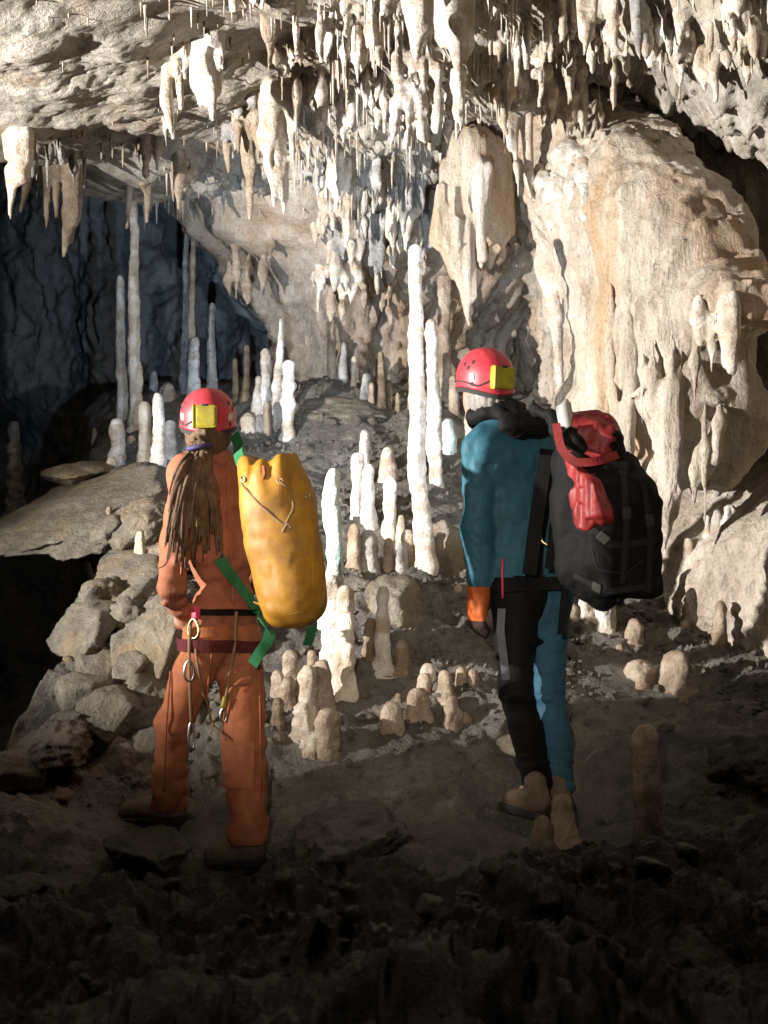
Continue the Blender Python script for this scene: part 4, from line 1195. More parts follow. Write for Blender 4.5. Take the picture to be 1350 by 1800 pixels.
rp = np.random.default_rng(44)
pile = [(180, 1050, 6.45, 90, 60), (225, 1085, 6.3, 70, 60), (185, 1165, 6.1, 90, 70), (300, 1060, 6.4, 90, 60), (150, 1225, 5.85, 90, 80), (300, 1260, 5.85, 110, 90), (120, 1275, 5.75, 80, 60), (340, 1300, 5.75, 80, 80), (270, 1320, 5.7, 80, 70),
        (30, 1360, 5.45, 120, 70), (160, 1400, 5.5, 110, 70), (300, 1420, 5.45, 90, 50), (370, 1350, 5.6, 70, 60), (235, 1180, 6.0, 70, 60), (420, 1250, 5.95, 90, 70), (205, 935, 7.0, 70, 50), (315, 985, 6.75, 80, 60)]
plabels = ["angular stone on the lip of the pit below the flat slab", "stone wedged between two tilted boulders", "dark stone under the wedged rounded boulder", "grey stone by the dreadlocked caver's elbow", "angular stone left of the cracked block", "stone behind the orange thigh",
    "small stone on top of the knobbly left boulder", "stone at the back of the orange knee", "stone leaning on the lower cracked block", "low stone at the far left edge of the rock pile", "stone below the cracked block at the shadow's edge", "stone just behind the raised boot's heel",
    "stone between the orange legs", "stone on top of the cracked block", "stone right of the orange hip below the yellow bag", "jagged stone under the tip of the long slab", "stone behind the dreadlocked caver's forearm"]
for k, ((x, y, d, w, h), lb) in enumerate(zip(pile, plabels)):
    boulder("boulder", x, y, d, w * 1.25, h * 1.25, rp.uniform(.25, .45), 'boulder', lb, "boulder", 200 + k, tuple(rp.uniform(-.4, .4, 3)), "stones of the left rock pile", cuts=int(rp.integers(7, 13)), rough=rp.uniform(.06, .16), blocky=0.95, level=4)

# loose rocks: six shapes shared between many stones
def variants(n, mat, s0):
    out = []
    for k in range(n):
        V, F = rock_verts(s0 + k, 3, 9, 0.10, 1.0)
        out.append(mesh_from("loose_rock", V * 0.5, F, M[mat]))
    return out
def stones(n, region, size, meshes, label, group, rng, avoid=()):
    c = 0
    while c < n:
        px, py = rng.uniform(region[0], region[2]), rng.uniform(region[1], region[3])
        p = floor_hit(px, py, 3.2)
        if any(np.hypot(p[0] - a[0], p[1] - a[1]) < 0.2 for a in avoid):
            continue
        s = size[0] + (size[1] - size[0]) * rng.uniform() ** 2.5
        o = add("loose_rock", meshes[rng.integers(len(meshes))], None, (p[0], p[1], p[2] + s * 0.12), (rng.uniform(-.5, .5), rng.uniform(-.5, .5), rng.uniform(0, 6.3)))
        o.scale = (s, s * rng.uniform(.7, 1.1), s * rng.uniform(.5, .85))
        tag(o, label, "rock", group)
        c += 1
rl = np.random.default_rng(9)
AV = [(-0.86, 5.25), (-0.53, 5.06), (0.6, 5.4), (0.72, 5.45)]
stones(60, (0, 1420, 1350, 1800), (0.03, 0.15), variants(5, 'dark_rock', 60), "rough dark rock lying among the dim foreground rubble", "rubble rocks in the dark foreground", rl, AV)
stones(90, (440, 1020, 1340, 1330), (0.02, 0.08), variants(5, 'rubble', 70), "small broken grey stone lying on the lit lower slope", "broken stones on the lit slope", rl, AV)
stones(60, (100, 980, 480, 1430), (0.03, 0.12), variants(5, 'boulder', 90), "small broken stone in the left rock pile", "small stones of the left rock pile", rl, AV)
stones(50, (470, 720, 880, 980), (0.03, 0.12), variants(5, 'rubble', 80), "small broken stone lying on the upper slope", "broken stones on the upper slope", rl, AV)

# gravel: too fine to count
D1, F1 = ico(1)
Vs, Fs, n = [], [], 0
rg = np.random.default_rng(12)
xyg = np.c_[rg.uniform(-1.3, 2.2, 9000), rg.uniform(5.3, 9.2, 9000)]
pn = perlin(np.c_[xyg * 1.3, np.full(len(xyg), 2.2)])
xyg = xyg[(pn > -0.1) & (xyg[:, 0] > np.interp(xyg[:, 1], _EY, _EX) + 0.1)]
gz = floor_z(xyg)
for p, z in zip(xyg, gz):
    s = 0.005 + 0.016 * rg.uniform() ** 3
    V = D1 * (s * rg.uniform(0.6, 1.2, 3)) * (1 + 0.3 * rg.normal(size=(len(D1), 1))) + [p[0], p[1], z + s * 0.3]
    Vs.append(V); Fs.append(F1 + n); n += len(V)
gravel = build("gravel", np.concatenate(Vs), np.concatenate(Fs), M['floor'], smooth=False)
gravel["kind"] = "stuff"
# ------------------------------------------------------------------ people: materials
M['skin'] = cloth_mat('weathered_skin', (0.42, 0.22, 0.15), (0.30, 0.15, 0.10), 0.3, 0.55, 300, 0.08, 0.35)
M['orange_jacket'] = cloth_mat('worn_orange_nylon', (0.29, 0.095, 0.050), (0.18, 0.09, 0.056), 0.55, 0.75, 400, 0.35, 0.2)
M['orange_trousers'] = cloth_mat('muddy_orange_nylon', (0.35, 0.112, 0.048), (0.20, 0.092, 0.052), 0.6, 0.75, 400, 0.35, 0.2, 3.5)
M['teal'] = cloth_mat('teal_nylon', (0.022, 0.10, 0.145), (0.022, 0.06, 0.078), 0.4, 0.65, 400, 0.25, 0.3)
M['blue'] = cloth_mat('blue_nylon', (0.03, 0.10, 0.16), (0.05, 0.07, 0.08), 0.4, 0.7, 400, 0.25, 0.25)
M['black_cloth'] = cloth_mat('black_nylon', (0.0035, 0.0035, 0.004), (0.006, 0.0055, 0.005), 0.4, 0.75, 400, 0.3, 0.2)
M['yellow_pvc'] = cloth_mat('yellow_pvc', (0.37, 0.17, 0.010), (0.18, 0.09, 0.014), 0.8, 0.6, 60, 0.12, 0.45, 6)
M['red_pack'] = cloth_mat('red_nylon', (0.25, 0.022, 0.02), (0.13, 0.016, 0.015), 0.4, 0.5, 300, 0.25, 0.4)
M['green_strap'] = cloth_mat('green_webbing', (0.03, 0.15, 0.055), (0.02, 0.08, 0.04), 0.5, 0.8, 500, 0.3)
M['maroon'] = cloth_mat('maroon_webbing', (0.10, 0.018, 0.022), (0.05, 0.02, 0.015), 0.5, 0.8, 500, 0.3)
M['boot'] = cloth_mat('muddy_leather', (0.16, 0.118, 0.084), (0.09, 0.07, 0.053), 0.6, 0.8, 120, 0.4)
M['sole'] = plain_mat('black_rubber', (0.03, 0.027, 0.024), 0.8)
M['glove'] = cloth_mat('orange_rubber_glove', (0.42, 0.09, 0.02), (0.20, 0.06, 0.02), 0.5, 0.6, 120, 0.2)
M['glove_dark'] = cloth_mat('dark_glove_palm', (0.035, 0.022, 0.018), (0.02, 0.015, 0.012), 0.5, 0.7, 120, 0.2)
M['helmet'] = cloth_mat('red_helmet_plastic', (0.48, 0.033, 0.05), (0.22, 0.06, 0.045), 0.5, 0.45, 90, 0.06, 0.4, 11, 0.0)
M['helmet_hole'] = plain_mat('dark_vent', (0.05, 0.008, 0.01), 0.8)
M['battery'] = cloth_mat('yellow_battery_plastic', (0.33, 0.27, 0.015), (0.19, 0.15, 0.03), 0.6, 0.5, 90, 0.06, 0.4, 25, 0.0)
M['reflector'] = plain_mat('grey_reflector', (0.42, 0.42, 0.43), 0.4)
M['metal'] = plain_mat('worn_aluminium', (0.6, 0.6, 0.6), 0.3, 1.0)
M['steel_ring'] = plain_mat('brass_ring', (0.55, 0.45, 0.25), 0.35, 1.0)
M['hair_brown'] = cloth_mat('brown_dreadlocks', (0.085, 0.052, 0.032), (0.20, 0.13, 0.078), 0.7, 0.8, 300, 0.8, 0.2, 14)
M['hair_grey'] = cloth_mat('grey_hair', (0.20, 0.185, 0.17), (0.36, 0.34, 0.32), 0.7, 0.7, 300, 0.8, 0.3, 20)
M['pink'] = plain_mat('pink_cord', (0.65, 0.06, 0.12), 0.6)
M['tan_cord'] = plain_mat('tan_cord', (0.22, 0.13, 0.06), 0.8)
M['purple'] = plain_mat('violet_hair_tie', (0.03, 0.025, 0.09), 0.7)
M['tube_grey'] = plain_mat('grey_plastic_tube', (0.40, 0.39, 0.36), 0.45)
M['pale_cloth'] = plain_mat('pale_cloth', (0.12, 0.12, 0.14), 0.8)

M['strap_grey'] = cloth_mat('dark_grey_webbing', (0.018, 0.018, 0.02), (0.03, 0.027, 0.024), 0.4, 0.8, 500, 0.3)
UP = np.array([0, 0, 1.0])
def frame(deg):
    a = math.radians(deg)
    F = np.array([-math.sin(a), math.cos(a), 0]); R = np.array([F[1], -F[0], 0])
    return R, F

def in_frame(p, c, R, F, sf=1.0):
    q = p - c
    return np.c_[q @ R, (q @ F) * sf, q[:, 2]]

def folds(p, freq, seed, amp, stretch=(1, 1, 1)):
    w = p + 0.05 * np.c_[perlin(p * 6 + seed), perlin(p * 6 + seed + 20), perlin(p * 6 + seed + 40)]
    n = perlin(w * (np.array(stretch) * freq) + seed)
    return amp * (1 - 2.2 * np.abs(n))

def head_sdf(p, c, R, F, s=1.0):
    ax = np.array([R, F, UP])
    d = ell(p, c, ax, np.array([.076, .098, .112]) * s)                                      # skull
    d = smin(d, ell(p, c + F * .03 - UP * .06, ax, np.array([.056, .07, .065]) * s), .04)     # jaw
    d = smin(d, rc(p, c + F * .094 + UP * .005, c + F * .118 - UP * .03, .010, .014), .015)   # nose
    d = smin(d, rc(p, c + F * .088 + R * -.03 + UP * .028, c + F * .088 + R * .03 + UP * .028, .012, .012), .02)  # brow
    for sg in (-1, 1):
        d = smin(d, ell(p, c + R * sg * .078 - F * .005 - UP * .01, ax, np.array([.010, .020, .032])), .008)      # ears
        d = np.maximum(d, -(np.linalg.norm(p - (c + F * .092 + R * sg * .032 + UP * .006), axis=1) - .014))        # eye sockets
        d = np.minimum(d, np.linalg.norm(p - (c + F * .080 + R * sg * .032 + UP * .006), axis=1) - .013)           # eyes
    d = np.maximum(d, -rc(p, c + F * .10 - R * .02 - UP * .066, c + F * .10 + R * .02 - UP * .066, .004, .004))   # mouth
    return d

def hand_sdf(p, wrist, tip, palm_n, side, scale=1.0):
    """wrist->tip direction of the fingers, palm_n = palm normal, side = towards the thumb"""
    t = (tip - wrist); t /= np.linalg.norm(t)
    palm_n = palm_n - t * (palm_n @ t); palm_n /= np.linalg.norm(palm_n)
    side = np.cross(t, palm_n) * np.sign(np.cross(t, palm_n) @ side)
    s = scale
    d = rbox(p, wrist + t * .05 * s, np.array([side, palm_n, t]), np.array([.040, .016, .048]) * s, .014 * s)
    d = smin(d, rc(p, wrist - t * .03, wrist + t * .02, .027 * s, .027 * s), .02)
    for k, (o, L) in enumerate([(.029, .072), (.010, .080), (-.010, .074), (-.028, .058)]):
        a = wrist + t * .094 * s + side * o * s
        m = a + (t * .9 + palm_n * .3) * L * .5 * s
        e = m + (t * .55 + palm_n * .8) * L * .5 * s
        f = np.minimum(rc(p, a, m, .0098 * s, .009 * s), rc(p, m, e, .009 * s, .0075 * s))
        d = smin(d, f, .006)
    a = wrist + t * .03 * s + side * .034 * s
    m = a + (side * .6 + t * .7 + palm_n * .35) * .045 * s
    e = m + (t * .95 + palm_n * .4) * .034 * s
    d = smin(d, np.minimum(rc(p, a, m, .014 * s, .011 * s), rc(p, m, e, .011 * s, .009 * s)), .012)
    return d

def boot(parent, pbase, heel, toe, name="boot", mat='boot', ankle=None):
    """heel, toe: points on the ground under the boot"""
    t = toe - heel; L = np.linalg.norm(t); t = t / L
    s = np.cross(UP, t); s /= np.linalg.norm(s); u = np.cross(t, s)
    ax = np.array([s, t, u])
    def fn(p):
        d = rc(p, heel + t * .045 + u * .06, toe - t * .06 + u * .045, .046, .043)
        d = smin(d, rc(p, heel + t * .05 + u * .06, heel + t * .062 + u * .13, .044, .042), .03)
        q = (p - heel) @ ax.T
        d = np.maximum(d, .022 - q[:, 2])
        lace = np.abs(((q[:, 1] + q[:, 2]) * 32) % 1 - .5) * 2
        d = d - .003 * (np.abs(q[:, 0]) < .022) * (q[:, 1] > .07) * (q[:, 1] < L - .08) * sstep(.5, .1, lace)
        return d + folds(p, 18, 4, .003)
    lo = np.minimum(heel, toe) - .12; hi = np.maximum(heel, toe) + [.12, .12, .28]
    V, F = surface(fn, lo, hi, .0065)
    b = build(name, V, F, M[mat], heel, parent, pbase=pbase)
    def fs(p):
        q = (p - heel) @ ax.T
        w = np.interp(q[:, 1], [0, .06, L * .5, L * .75, L], [.040, .044, .040, .050, .034])
        x = np.maximum(np.abs(q[:, 0]) - w + .02, 0); y = np.maximum(np.maximum(-q[:, 1], q[:, 1] - L) + .03, 0)
        d = np.hypot(x, y) - .022
        tread = .004 * np.sign(np.sin(q[:, 1] * 190)) * (q[:, 2] < .012)
        return np.maximum(d + np.maximum(tread, 0), np.abs(q[:, 2] - .014) - .016)
    V, F = surface(fs, np.minimum(heel, toe) - .1, np.maximum(heel, toe) + .1, .0065)
    so = build("sole", V, F, M['sole'], heel, b, pbase=heel)
    return b

def helmet(parent, pbase, c, R, F, r=(.108, .125, .118), box_az=0.0, tilt=0.0, label=None):
    """c centre of the dome; F the way the wearer looks"""
    nu, nv = 64, 26
    az = np.arange(nu) * 2 * np.pi / nu
    U2 = UP * math.cos(tilt) + F * math.sin(tilt); F2 = F * math.cos(tilt) - UP * math.sin(tilt)
    def pt(a, t, k=1.0):
        """a azimuth from straight behind, towards the wearer's right; t 0 crown .. 1 rim"""
        rim = 2.06 + 0.10 * np.cos(2 * a) + 0.06 * np.cos(a)
        ph = t * rim
        ridge = 1 + 0.012 * np.exp(-((np.abs(np.sin(a)) * np.sin(ph) - 0.42) / 0.06) ** 2) * (ph < 1.5)
        fl = 1 + 0.05 * sstep(0.9, 1.0, t)
        sp = np.where(ph < np.pi / 2, np.sin(ph), 1 - 0.10 * np.maximum(ph - np.pi / 2, 0) ** 2); zz = np.where(ph < np.pi / 2, np.cos(ph), -np.maximum(ph - np.pi / 2, 0))
        x, y, z = sp * np.sin(a) * r[0] * fl, -sp * np.cos(a) * r[1] * fl, zz * r[2]
        q = np.multiply.outer(x * k * ridge, R) + np.multiply.outer(y * k * ridge, F2) + np.multiply.outer(z * k * ridge, U2)
        return c + q
    ts = np.concatenate([np.linspace(0.002, 1, nv), np.linspace(1, 0.6, 8)])
    ks = np.concatenate([np.ones(nv), np.full(8, 0.955)])
    V = np.stack([pt(az, np.full(nu, t), k) for t, k in zip(ts, ks)], 1).reshape(-1, 3)
    h = build("helmet", V, grid_faces(nu, len(ts), True), M['helmet'], c, parent, pbase=pbase)
    if label:
        h["label"] = label
    def patch(a, t):
        p0 = pt(np.array([a]), np.array([t]))[0]
        ta = pt(np.array([a + .05]), np.array([t]))[0] - p0; ta /= np.linalg.norm(ta)
        tb = p0 - pt(np.array([a]), np.array([t + .04]))[0]; tb /= np.linalg.norm(tb)
        n = np.cross(ta, tb)
        if n @ (p0 - c) < 0: n = -n
        return p0, ta, tb, n
    p0, ta, tb, n = patch(box_az, 0.74)
    V, Fc = rounded_box(p0 + n * .017, np.array([ta, tb, n]), (.045, .042, .020), .22)
    bx = build("battery_box", V, Fc, M['battery'], p0, h, pbase=c)
    V, Fc = rounded_box(p0 + n * .020 - ta * .040, np.array([ta, tb, n]), (.004, .044, .019), .3)
    build("battery_clip", V, Fc, M['battery'], p0, h, pbase=c)
    V, Fc = rounded_box(p0 + n * .0365 + ta * .004, np.array([ta, tb, n]), (.033, .032, .0025), .25)
    build("battery_lid", V, Fc, M['battery'], p0, h, pbase=c)
    V, Fc = rounded_box(p0 + n * .03 + tb * .041, np.array([ta, tb, n]), (.012, .005, .008), .4)
    build("battery_latch", V, Fc, M['sole'], p0, h, pbase=c)
    aa = np.linspace(box_az - .36, -2.6, 26); tc = np.interp(np.arange(26), [0, 5, 25], [.8, .93, .86])
    V, Fc = tube(pt(aa, tc, 1.02), .0035, 6)
    build("lamp_cable", V, Fc, M['sole'], c, h, pbase=c)
    for a, t in [(-1.0, .80), (1.0, .80)]:
        q0, ta, tb, n = patch(box_az + a, t)
        V, Fc = rounded_box(q0, np.array([ta, tb, n]), (.013, .014, .004), .6)
        build("reflector", V, Fc, M['reflector'], q0, h, pbase=c)
    for a in (-1, 1):
        for da, t in [(1.02, .55), (1.18, .66), (.98, .92), (1.4, .60)]:
            q0, ta, tb, n = patch(box_az + a * da, t)
            V, Fc = rounded_box(q0, np.array([ta, tb, n]), (.007, .009, .0022), .7)
            build("vent", V, Fc, M['helmet_hole'], q0, h, pbase=c)
    # lamp on the front
    q0, ta, tb, n = patch(math.pi, 0.80)
    V, Fc = rounded_box(q0 + n * .02, np.array([ta, tb, n]), (.03, .022, .024), .4)
    build("headlamp", V, Fc, M['sole'], q0, h, pbase=c)
    # cradle strap below the rim
    a = np.linspace(-1.9, 1.9, 24) + box_az
    pts = pt(a, np.full(24, 1.0), .95) - UP * .012
    V, Fc = ribbon(pts, pts - c, .018, .004)
    build("cradle_strap", V, Fc, M['sole'], c, h, pbase=c)
    return q0 + n * .06

def belt_on(fn, c, R, F, n=56, lift=-.001, dip=0.0, tilt=0.0):
    out = []; nr = []
    rr = np.arange(.03, .40, .004)
    for t in np.linspace(0, 2 * np.pi, n):
        dr = R * math.cos(t) + F * math.sin(t)
        c0 = c + UP * (dip * math.sin(t) + tilt * math.cos(t))
        v = fn(c0 + rr[:, None] * dr)
        k = np.argmax(v > 0) if (v > 0).any() else -1
        out.append(rr[k] + lift); nr.append((c0, dr))
    out = np.array(out)
    for _ in range(1):
        out[1:-1] = np.maximum(out[1:-1], (out[:-2] + 2 * out[1:-1] + out[2:]) / 4)
    out[0] = out[-1] = max(out[0], out[-1])
    return np.array([c0 + dr * o for (c0, dr), o in zip(nr, out)])

def march(fn, px, py, d0=3.5, d1=8.0):
    d = np.arange(d0, d1, 0.006)
    r = np.stack([P(px, py, t) for t in d])
    v = fn(r)
    k = int(np.argmax(v < 0)) if (v < 0).any() else int(np.argmin(v))
    p = r[k]
    e = 1e-2
    g = np.array([fn((p + e * ax)[None])[0] - fn((p - e * ax)[None])[0] for ax in np.eye(3)])
    return p, g / (np.linalg.norm(g) + 1e-9)

def on_surface(fn, pxs, n=40, lift=0.004):
    pxs = np.array(pxs, float)
    t = np.linspace(0, len(pxs) - 1, n)
    X_ = np.interp(t, np.arange(len(pxs)), pxs[:, 0]); Y_ = np.interp(t, np.arange(len(pxs)), pxs[:, 1])
    pts, nr = zip(*[march(fn, x, y) for x, y in zip(X_, Y_)])
    pts = np.array(pts); nr = np.array(nr)
    k = np.array([1, 2, 1]) / 4.0
    for _ in range(3):
        pts[1:-1] = (pts[:-2] + 2 * pts[1:-1] + pts[2:]) / 4
        nr[1:-1] = (nr[:-2] + 2 * nr[1:-1] + nr[2:]) / 4
    return pts + nr * lift, nr

def carabiner(parent, pbase, top, L=.075, W=.04, r=.0055, face=None, mat='metal', name="carabiner"):
    a = np.linspace(0, 2 * np.pi, 25)[:-1]
    X_ = np.array([.8, .6, 0]) if face is None else face
    pts = [top - UP * (L / 2) + UP * (L / 2) * np.cos(t) + X_ * (W / 2) * np.sin(t) * (1 - .25 * np.cos(t)) for t in a]
    pts = np.array(pts + pts[:1])
    V, F = tube(pts, r, 6, False)
    return build(name, V, F, M[mat], top, parent, pbase=pbase)

# ------------------------------------------------------------------ the caver in orange with dreadlocks
R1, F1v = frame(50)
D = 5.2
A1 = np.array([R1, F1v, UP])
neck = P(374, 800, D); headc = P(366, 750, D - .02)
chest = P(386, 862, D); waist = P(398, 1065, D); pelvis = P(390, 1120, D)
shL = chest + UP * .055 - R1 * .165; shR = chest + UP * .055 + R1 * .165
elL, wrL = P(300, 1035, 4.99), P(326, 1092, 5.16); hdL = P(352, 1098, 5.27)
elR, wrR = P(455, 990, 5.45), P(420, 1065, 5.6); hdR = P(395, 1080, 5.65)
hpL = pelvis - R1 * .078 - UP * .02; hpR = pelvis + R1 * .078 - UP * .02
knL, anL = P(304, 1275, 5.14), P(295, 1425, 5.235)
knR, anR = P(431, 1300, 5.10), P(439, 1484, 5.035)
heelL, toeL = P(327, 1446, 5.22), P(206, 1450, 5.34)
heelR, toeR = P(470, 1518, 5.02), P(354, 1528, 5.10)
base1 = np.array([chest[0], chest[1], min(heelR[2], toeR[2])])

def torso_core(p, c, w, pv, R, F, e, sw=.165, g=1.0):
    q = lambda x: in_frame(x, c, R, F, 1.35)
    pq = q(p)
    f = lambda v: q(v[None])[0]
    d = rc(pq, f(c - R * .075 + UP * .02), f(c + R * .075 + UP * .02), .115 + e, .115 + e)
    d = smin(d, rc(pq, f(w - R * .05 * g), f(w + R * .05 * g), .112 * g + e, .112 * g + e), .12)
    d = smin(d, rc(pq, f(pv - R * .06 * g), f(pv + R * .06 * g), .122 * g + e, .122 * g + e), .08)
    d = smin(d, rc(pq, f(c * .5 + w * .5 - R * .05), f(c * .5 + w * .5 + R * .05), .118 + e, .118 + e), .1)
    d = smin(d, rc(pq, f(c + UP * .06 - R * sw * .8), f(c + UP * .06 + R * sw * .8), .068 + e, .068 + e), .07)
    return d / 1.1

def body1(p):
    d = torso_core(p, chest, waist, pelvis, R1, F1v, -.022, g=.84)
    d = smin(d, rc(p, neck - UP * .02, headc - UP * .04, .058, .052), .04)
    d = smin(d, head_sdf(p, headc, *frame(8)), .02)
    for a, b, c_, h_, sd in ((shL, elL, wrL, hdL, F1v), (shR, elR, wrR, hdR, F1v)):
        d = smin(d, np.minimum(rc(p, a, b, .046, .036), rc(p, b, c_, .037, .026)), .03)
        d = smin(d, hand_sdf(p, c_, h_, R1 if sd is F1v else -R1, UP), .012)
    for a, b, c_, hh, tt in ((hpL, knL, anL, heelL, toeL), (hpR, knR, anR, heelR, toeR)):
        d = smin(d, np.minimum(rc(p, a, b, .075, .05), rc(p, b, c_, .052, .030)), .05)
        d = smin(d, rc(p, c_, hh * .35 + tt * .65 + UP * .055, .026, .022), .02)
    return d
V, F = surface(body1, np.array([-1.05, 4.8, -1.32]), np.array([-.25, 5.9, .55]), .009)
person1 = build("person", V, F, M['skin'], base1)
tag(person1, "caver with long dreadlocks in muddy orange overalls and red helmet carrying a yellow bag", "person")

def jacket1(p, with_folds=True):
    d = torso_core(p, chest, waist, pelvis, R1, F1v, .012, g=.84)
    for a, b, c_ in ((shL, elL, wrL), (shR, elR, wrR)):
        d = smin(d, smin(rc(p, a, b, .072, .062), rc(p, b, c_, .062, .048), .02), .035)
    d = smin(d, rc(p, neck - UP * .045, neck + UP * .02, .082, .070), .03)
    if with_folds:
        arm = np.minimum(rc(p, elL, wrL, .1, .1), rc(p, shL, elL, .08, .09))
        d = d + folds(p, 5, 3.0, .011, (1, 1, 1.5)) + folds(p, 11, 8.0, .006, (1, 1, 1.3))
        d = d + folds(p, 9, 5.0, .008, (.9, .9, 1.6)) * sstep(.0, -.06, arm) + folds(p, 9, 6.0, .010, (.6, .6, 1.8)) * np.exp(-((p[:, 2] - waist[2] - .03) / .07) ** 2)
    d = np.maximum(d, -(p[:, 2] - (pelvis[2] - .045)))
    d = np.maximum(d, p[:, 2] - (neck[2] + .034) + .25 * (p[:, 0] - neck[0]))
    for a, b in ((wrL, hdL), (wrR, hdR)):
        t = (b - a) / np.linalg.norm(b - a)
        d = np.maximum(d, np.where(np.linalg.norm(p - a, axis=1) < .14, (p - a) @ t - .012, -1))
    return d
V, F = surface(jacket1, np.array([-1.05, 4.75, -.72]), np.array([-.2, 5.85, .27]), .0085)
jk = build("jacket", V, F, M['orange_jacket'], base1, person1, pbase=base1)

def trousers1(p, with_folds=True):
    pq = in_frame(p, pelvis, R1, F1v, 1.3)
    d = rc(pq, np.array([-.05, 0, .02]), np.array([.05, 0, .02]), .112, .112)
    lL = smin(rc(p, hpL, knL, .094, .078), rc(p, knL, anL, .080, .086), .03)
    lR = smin(rc(p, hpR, knR, .098, .084), rc(p, knR, anR, .086, .088), .03)
    d = smin(d, lL, .05); d2 = smin(d, lR, .04)
    d = d2
    if with_folds:
        lo = sstep(-.62, -.95, p[:, 2])
        d = d + folds(p, 4.5, 12, .012, (1.1, 1.1, .6)) + folds(p, 11, 15, .004, (1, 1, 1.2)) + folds(p, 7.5, 17, .011, (.9, .9, 1.5)) * lo
        for k_ in (knL, knR):
            d = d + folds(p, 8, 19, .008, (.8, .8, 1.6)) * np.exp(-(((p - k_) / .11) ** 2).sum(1))
    cut = np.where(p[:, 0] < -.66, anL[2] + .012, anR[2] + .005)
    d = np.maximum(d, cut - p[:, 2] + .012 * perlin(p * 9))
    d = np.maximum(d, p[:, 2] - (pelvis[2] + .05))
    return d
V, F = surface(trousers1, np.array([-1.05, 4.75, -1.27]), np.array([-.2, 5.6, -.38]), .0085)
tr = build("trousers", V, F, M['orange_trousers'], base1, person1, pbase=base1)
boot(person1, base1, heelL, toeL); boot(person1, base1, heelR, toeR)
lamp1 = helmet(person1, base1, P(366, 730, D - .02), *frame(3), r=(.103, .122, .101), box_az=-.02, tilt=-.04)

# hair: scalp and dreadlocks tied behind the left shoulder
Rh, Fh = frame(8)
def scalp(p):
    d = ell(p, headc - Fh * .012 - UP * .02, np.array([Rh, Fh, UP]), (.084, .100, .105))
    d = smin(d, rc(p, headc - Fh * .07 - UP * .05, P(350, 782, 5.04), .05, .034), .04)
    d = np.maximum(d, (p - headc) @ Fh - .03)
    return d + .006 * perlin(p * [60, 60, 22]) + .004 * perlin(p * 60)
V, F = surface(scalp, headc - .22, headc + .2, .007)
hair = build("hair", V, F, M['hair_brown'], headc, person1, pbase=base1)
tie = P(350, 786, 5.03)
V, F = tube([tie + np.array([.04 * math.cos(a), .035 * math.sin(a), .008 * math.cos(a)]) for a in np.linspace(0, 6.283, 18)], .009, 6, False)
build("hair_tie", V, F, M['purple'], tie, hair, pbase=headc)
rh = np.random.default_rng(21)
jfn = lambda p: jacket1(p, False)
for k in range(84):
    u = rh.uniform(-1, 1) if k else -1
    ex, ey = 354 + 40 * u + rh.normal() * 6, rh.uniform(885, 1000) - 15 * abs(u)
    if k == 0:
        ex, ey = 276, 1000
    elif k < 6:
        ex, ey = rh.uniform(375, 402), rh.uniform(880, 945)
    elif k < 14:
        ex, ey = rh.uniform(308, 340), rh.uniform(930, 985)
    st = tie + np.array([rh.uniform(-.032, .032), rh.uniform(-.02, .03), rh.uniform(-.01, .03)])
    e = P(ex, ey, D)
    t = np.linspace(0, 1, 18)[:, None]
    mid = (st + e) / 2; mid[0] = st[0] * .2 + e[0] * .8 + rh.uniform(-.015, .015)
    pts = (1 - t) ** 2 * st + 2 * t * (1 - t) * mid + t * t * e
    if k == 0:
        pts = np.array([st, P(318, 850, 5.0), P(303, 905, 4.95), P(302, 950, 4.92), P(297, 980, 4.9), P(290, 994, 4.9), P(276, 1000, 4.9)])
        tt = np.linspace(0, 6, 30); pts = np.stack([np.interp(tt, np.arange(7), pts[:, a]) for a in range(3)], 1)
        for _ in range(2): pts[1:-1] = (pts[:-2] + 2 * pts[1:-1] + pts[2:]) / 4
    else:
        layer = .012 + .028 * rh.uniform()
        for i in range(1, len(pts)):     # lay each lock on the back
            dd = np.arange(4.7, 5.35, .01)
            ray = np.stack([np.full(len(dd), pts[i, 0]), dd, np.full(len(dd), pts[i, 2])], 1)
            v = jfn(ray)
            y = dd[np.argmax(v < 0)] if (v < 0).any() else dd[int(np.argmin(v))]
            w = min(1, i / 5)
            pts[i, 1] = (1 - w) * pts[i, 1] + w * (y - layer)
        for _ in range(3): pts[1:-1] = (pts[:-2] + 2 * pts[1:-1] + pts[2:]) / 4
    n = len(pts)
    r = (rh.uniform(.006, .0125) if k % 4 else rh.uniform(.0025, .005)) * (1 - .45 * np.linspace(0, 1, n) ** 2) * (1 + .25 * perlin(np.c_[np.linspace(0, 9, n) + k * 3, np.zeros(n), np.full(n, k * .7)]))
    V, F = tube(pts, r, 7)
    build("dreadlock", V, F, M['hair_brown'], st, hair, pbase=headc)

# harness: belt, leg loops, gear
def belt_ring(c, R, F, rx, ry, n=48, dip=0.0, tilt=0.0):
    a = np.linspace(0, 2 * np.pi, n)
    return np.array([c + R * rx * math.cos(t) + F * ry * math.sin(t) + UP * (dip * math.sin(t) + tilt * math.cos(t)) for t in a])
b_c = pelvis + UP * .005
pts = belt_on(lambda p: np.minimum(trousers1(p, False), torso_core(p, chest, waist, pelvis, R1, F1v, .012, g=.84)), pelvis - UP * .030, R1, F1v, tilt=-.012)
V, F = ribbon(pts, pts - pelvis, .045, .008)
hb = build("harness_belt", V, F, M['maroon'], pelvis, person1, pbase=base1)
pts = belt_on(lambda p: torso_core(p, chest, waist, pelvis, R1, F1v, .012, g=.84), waist - UP * .02, R1, F1v, tilt=-.006)
V, F = ribbon(pts, pts - waist, .022, .007)
build("waist_strap", V, F, M['black_cloth'], waist, person1, pbase=base1)
tfn = lambda p: np.minimum(trousers1(p, False), jacket1(p, False))
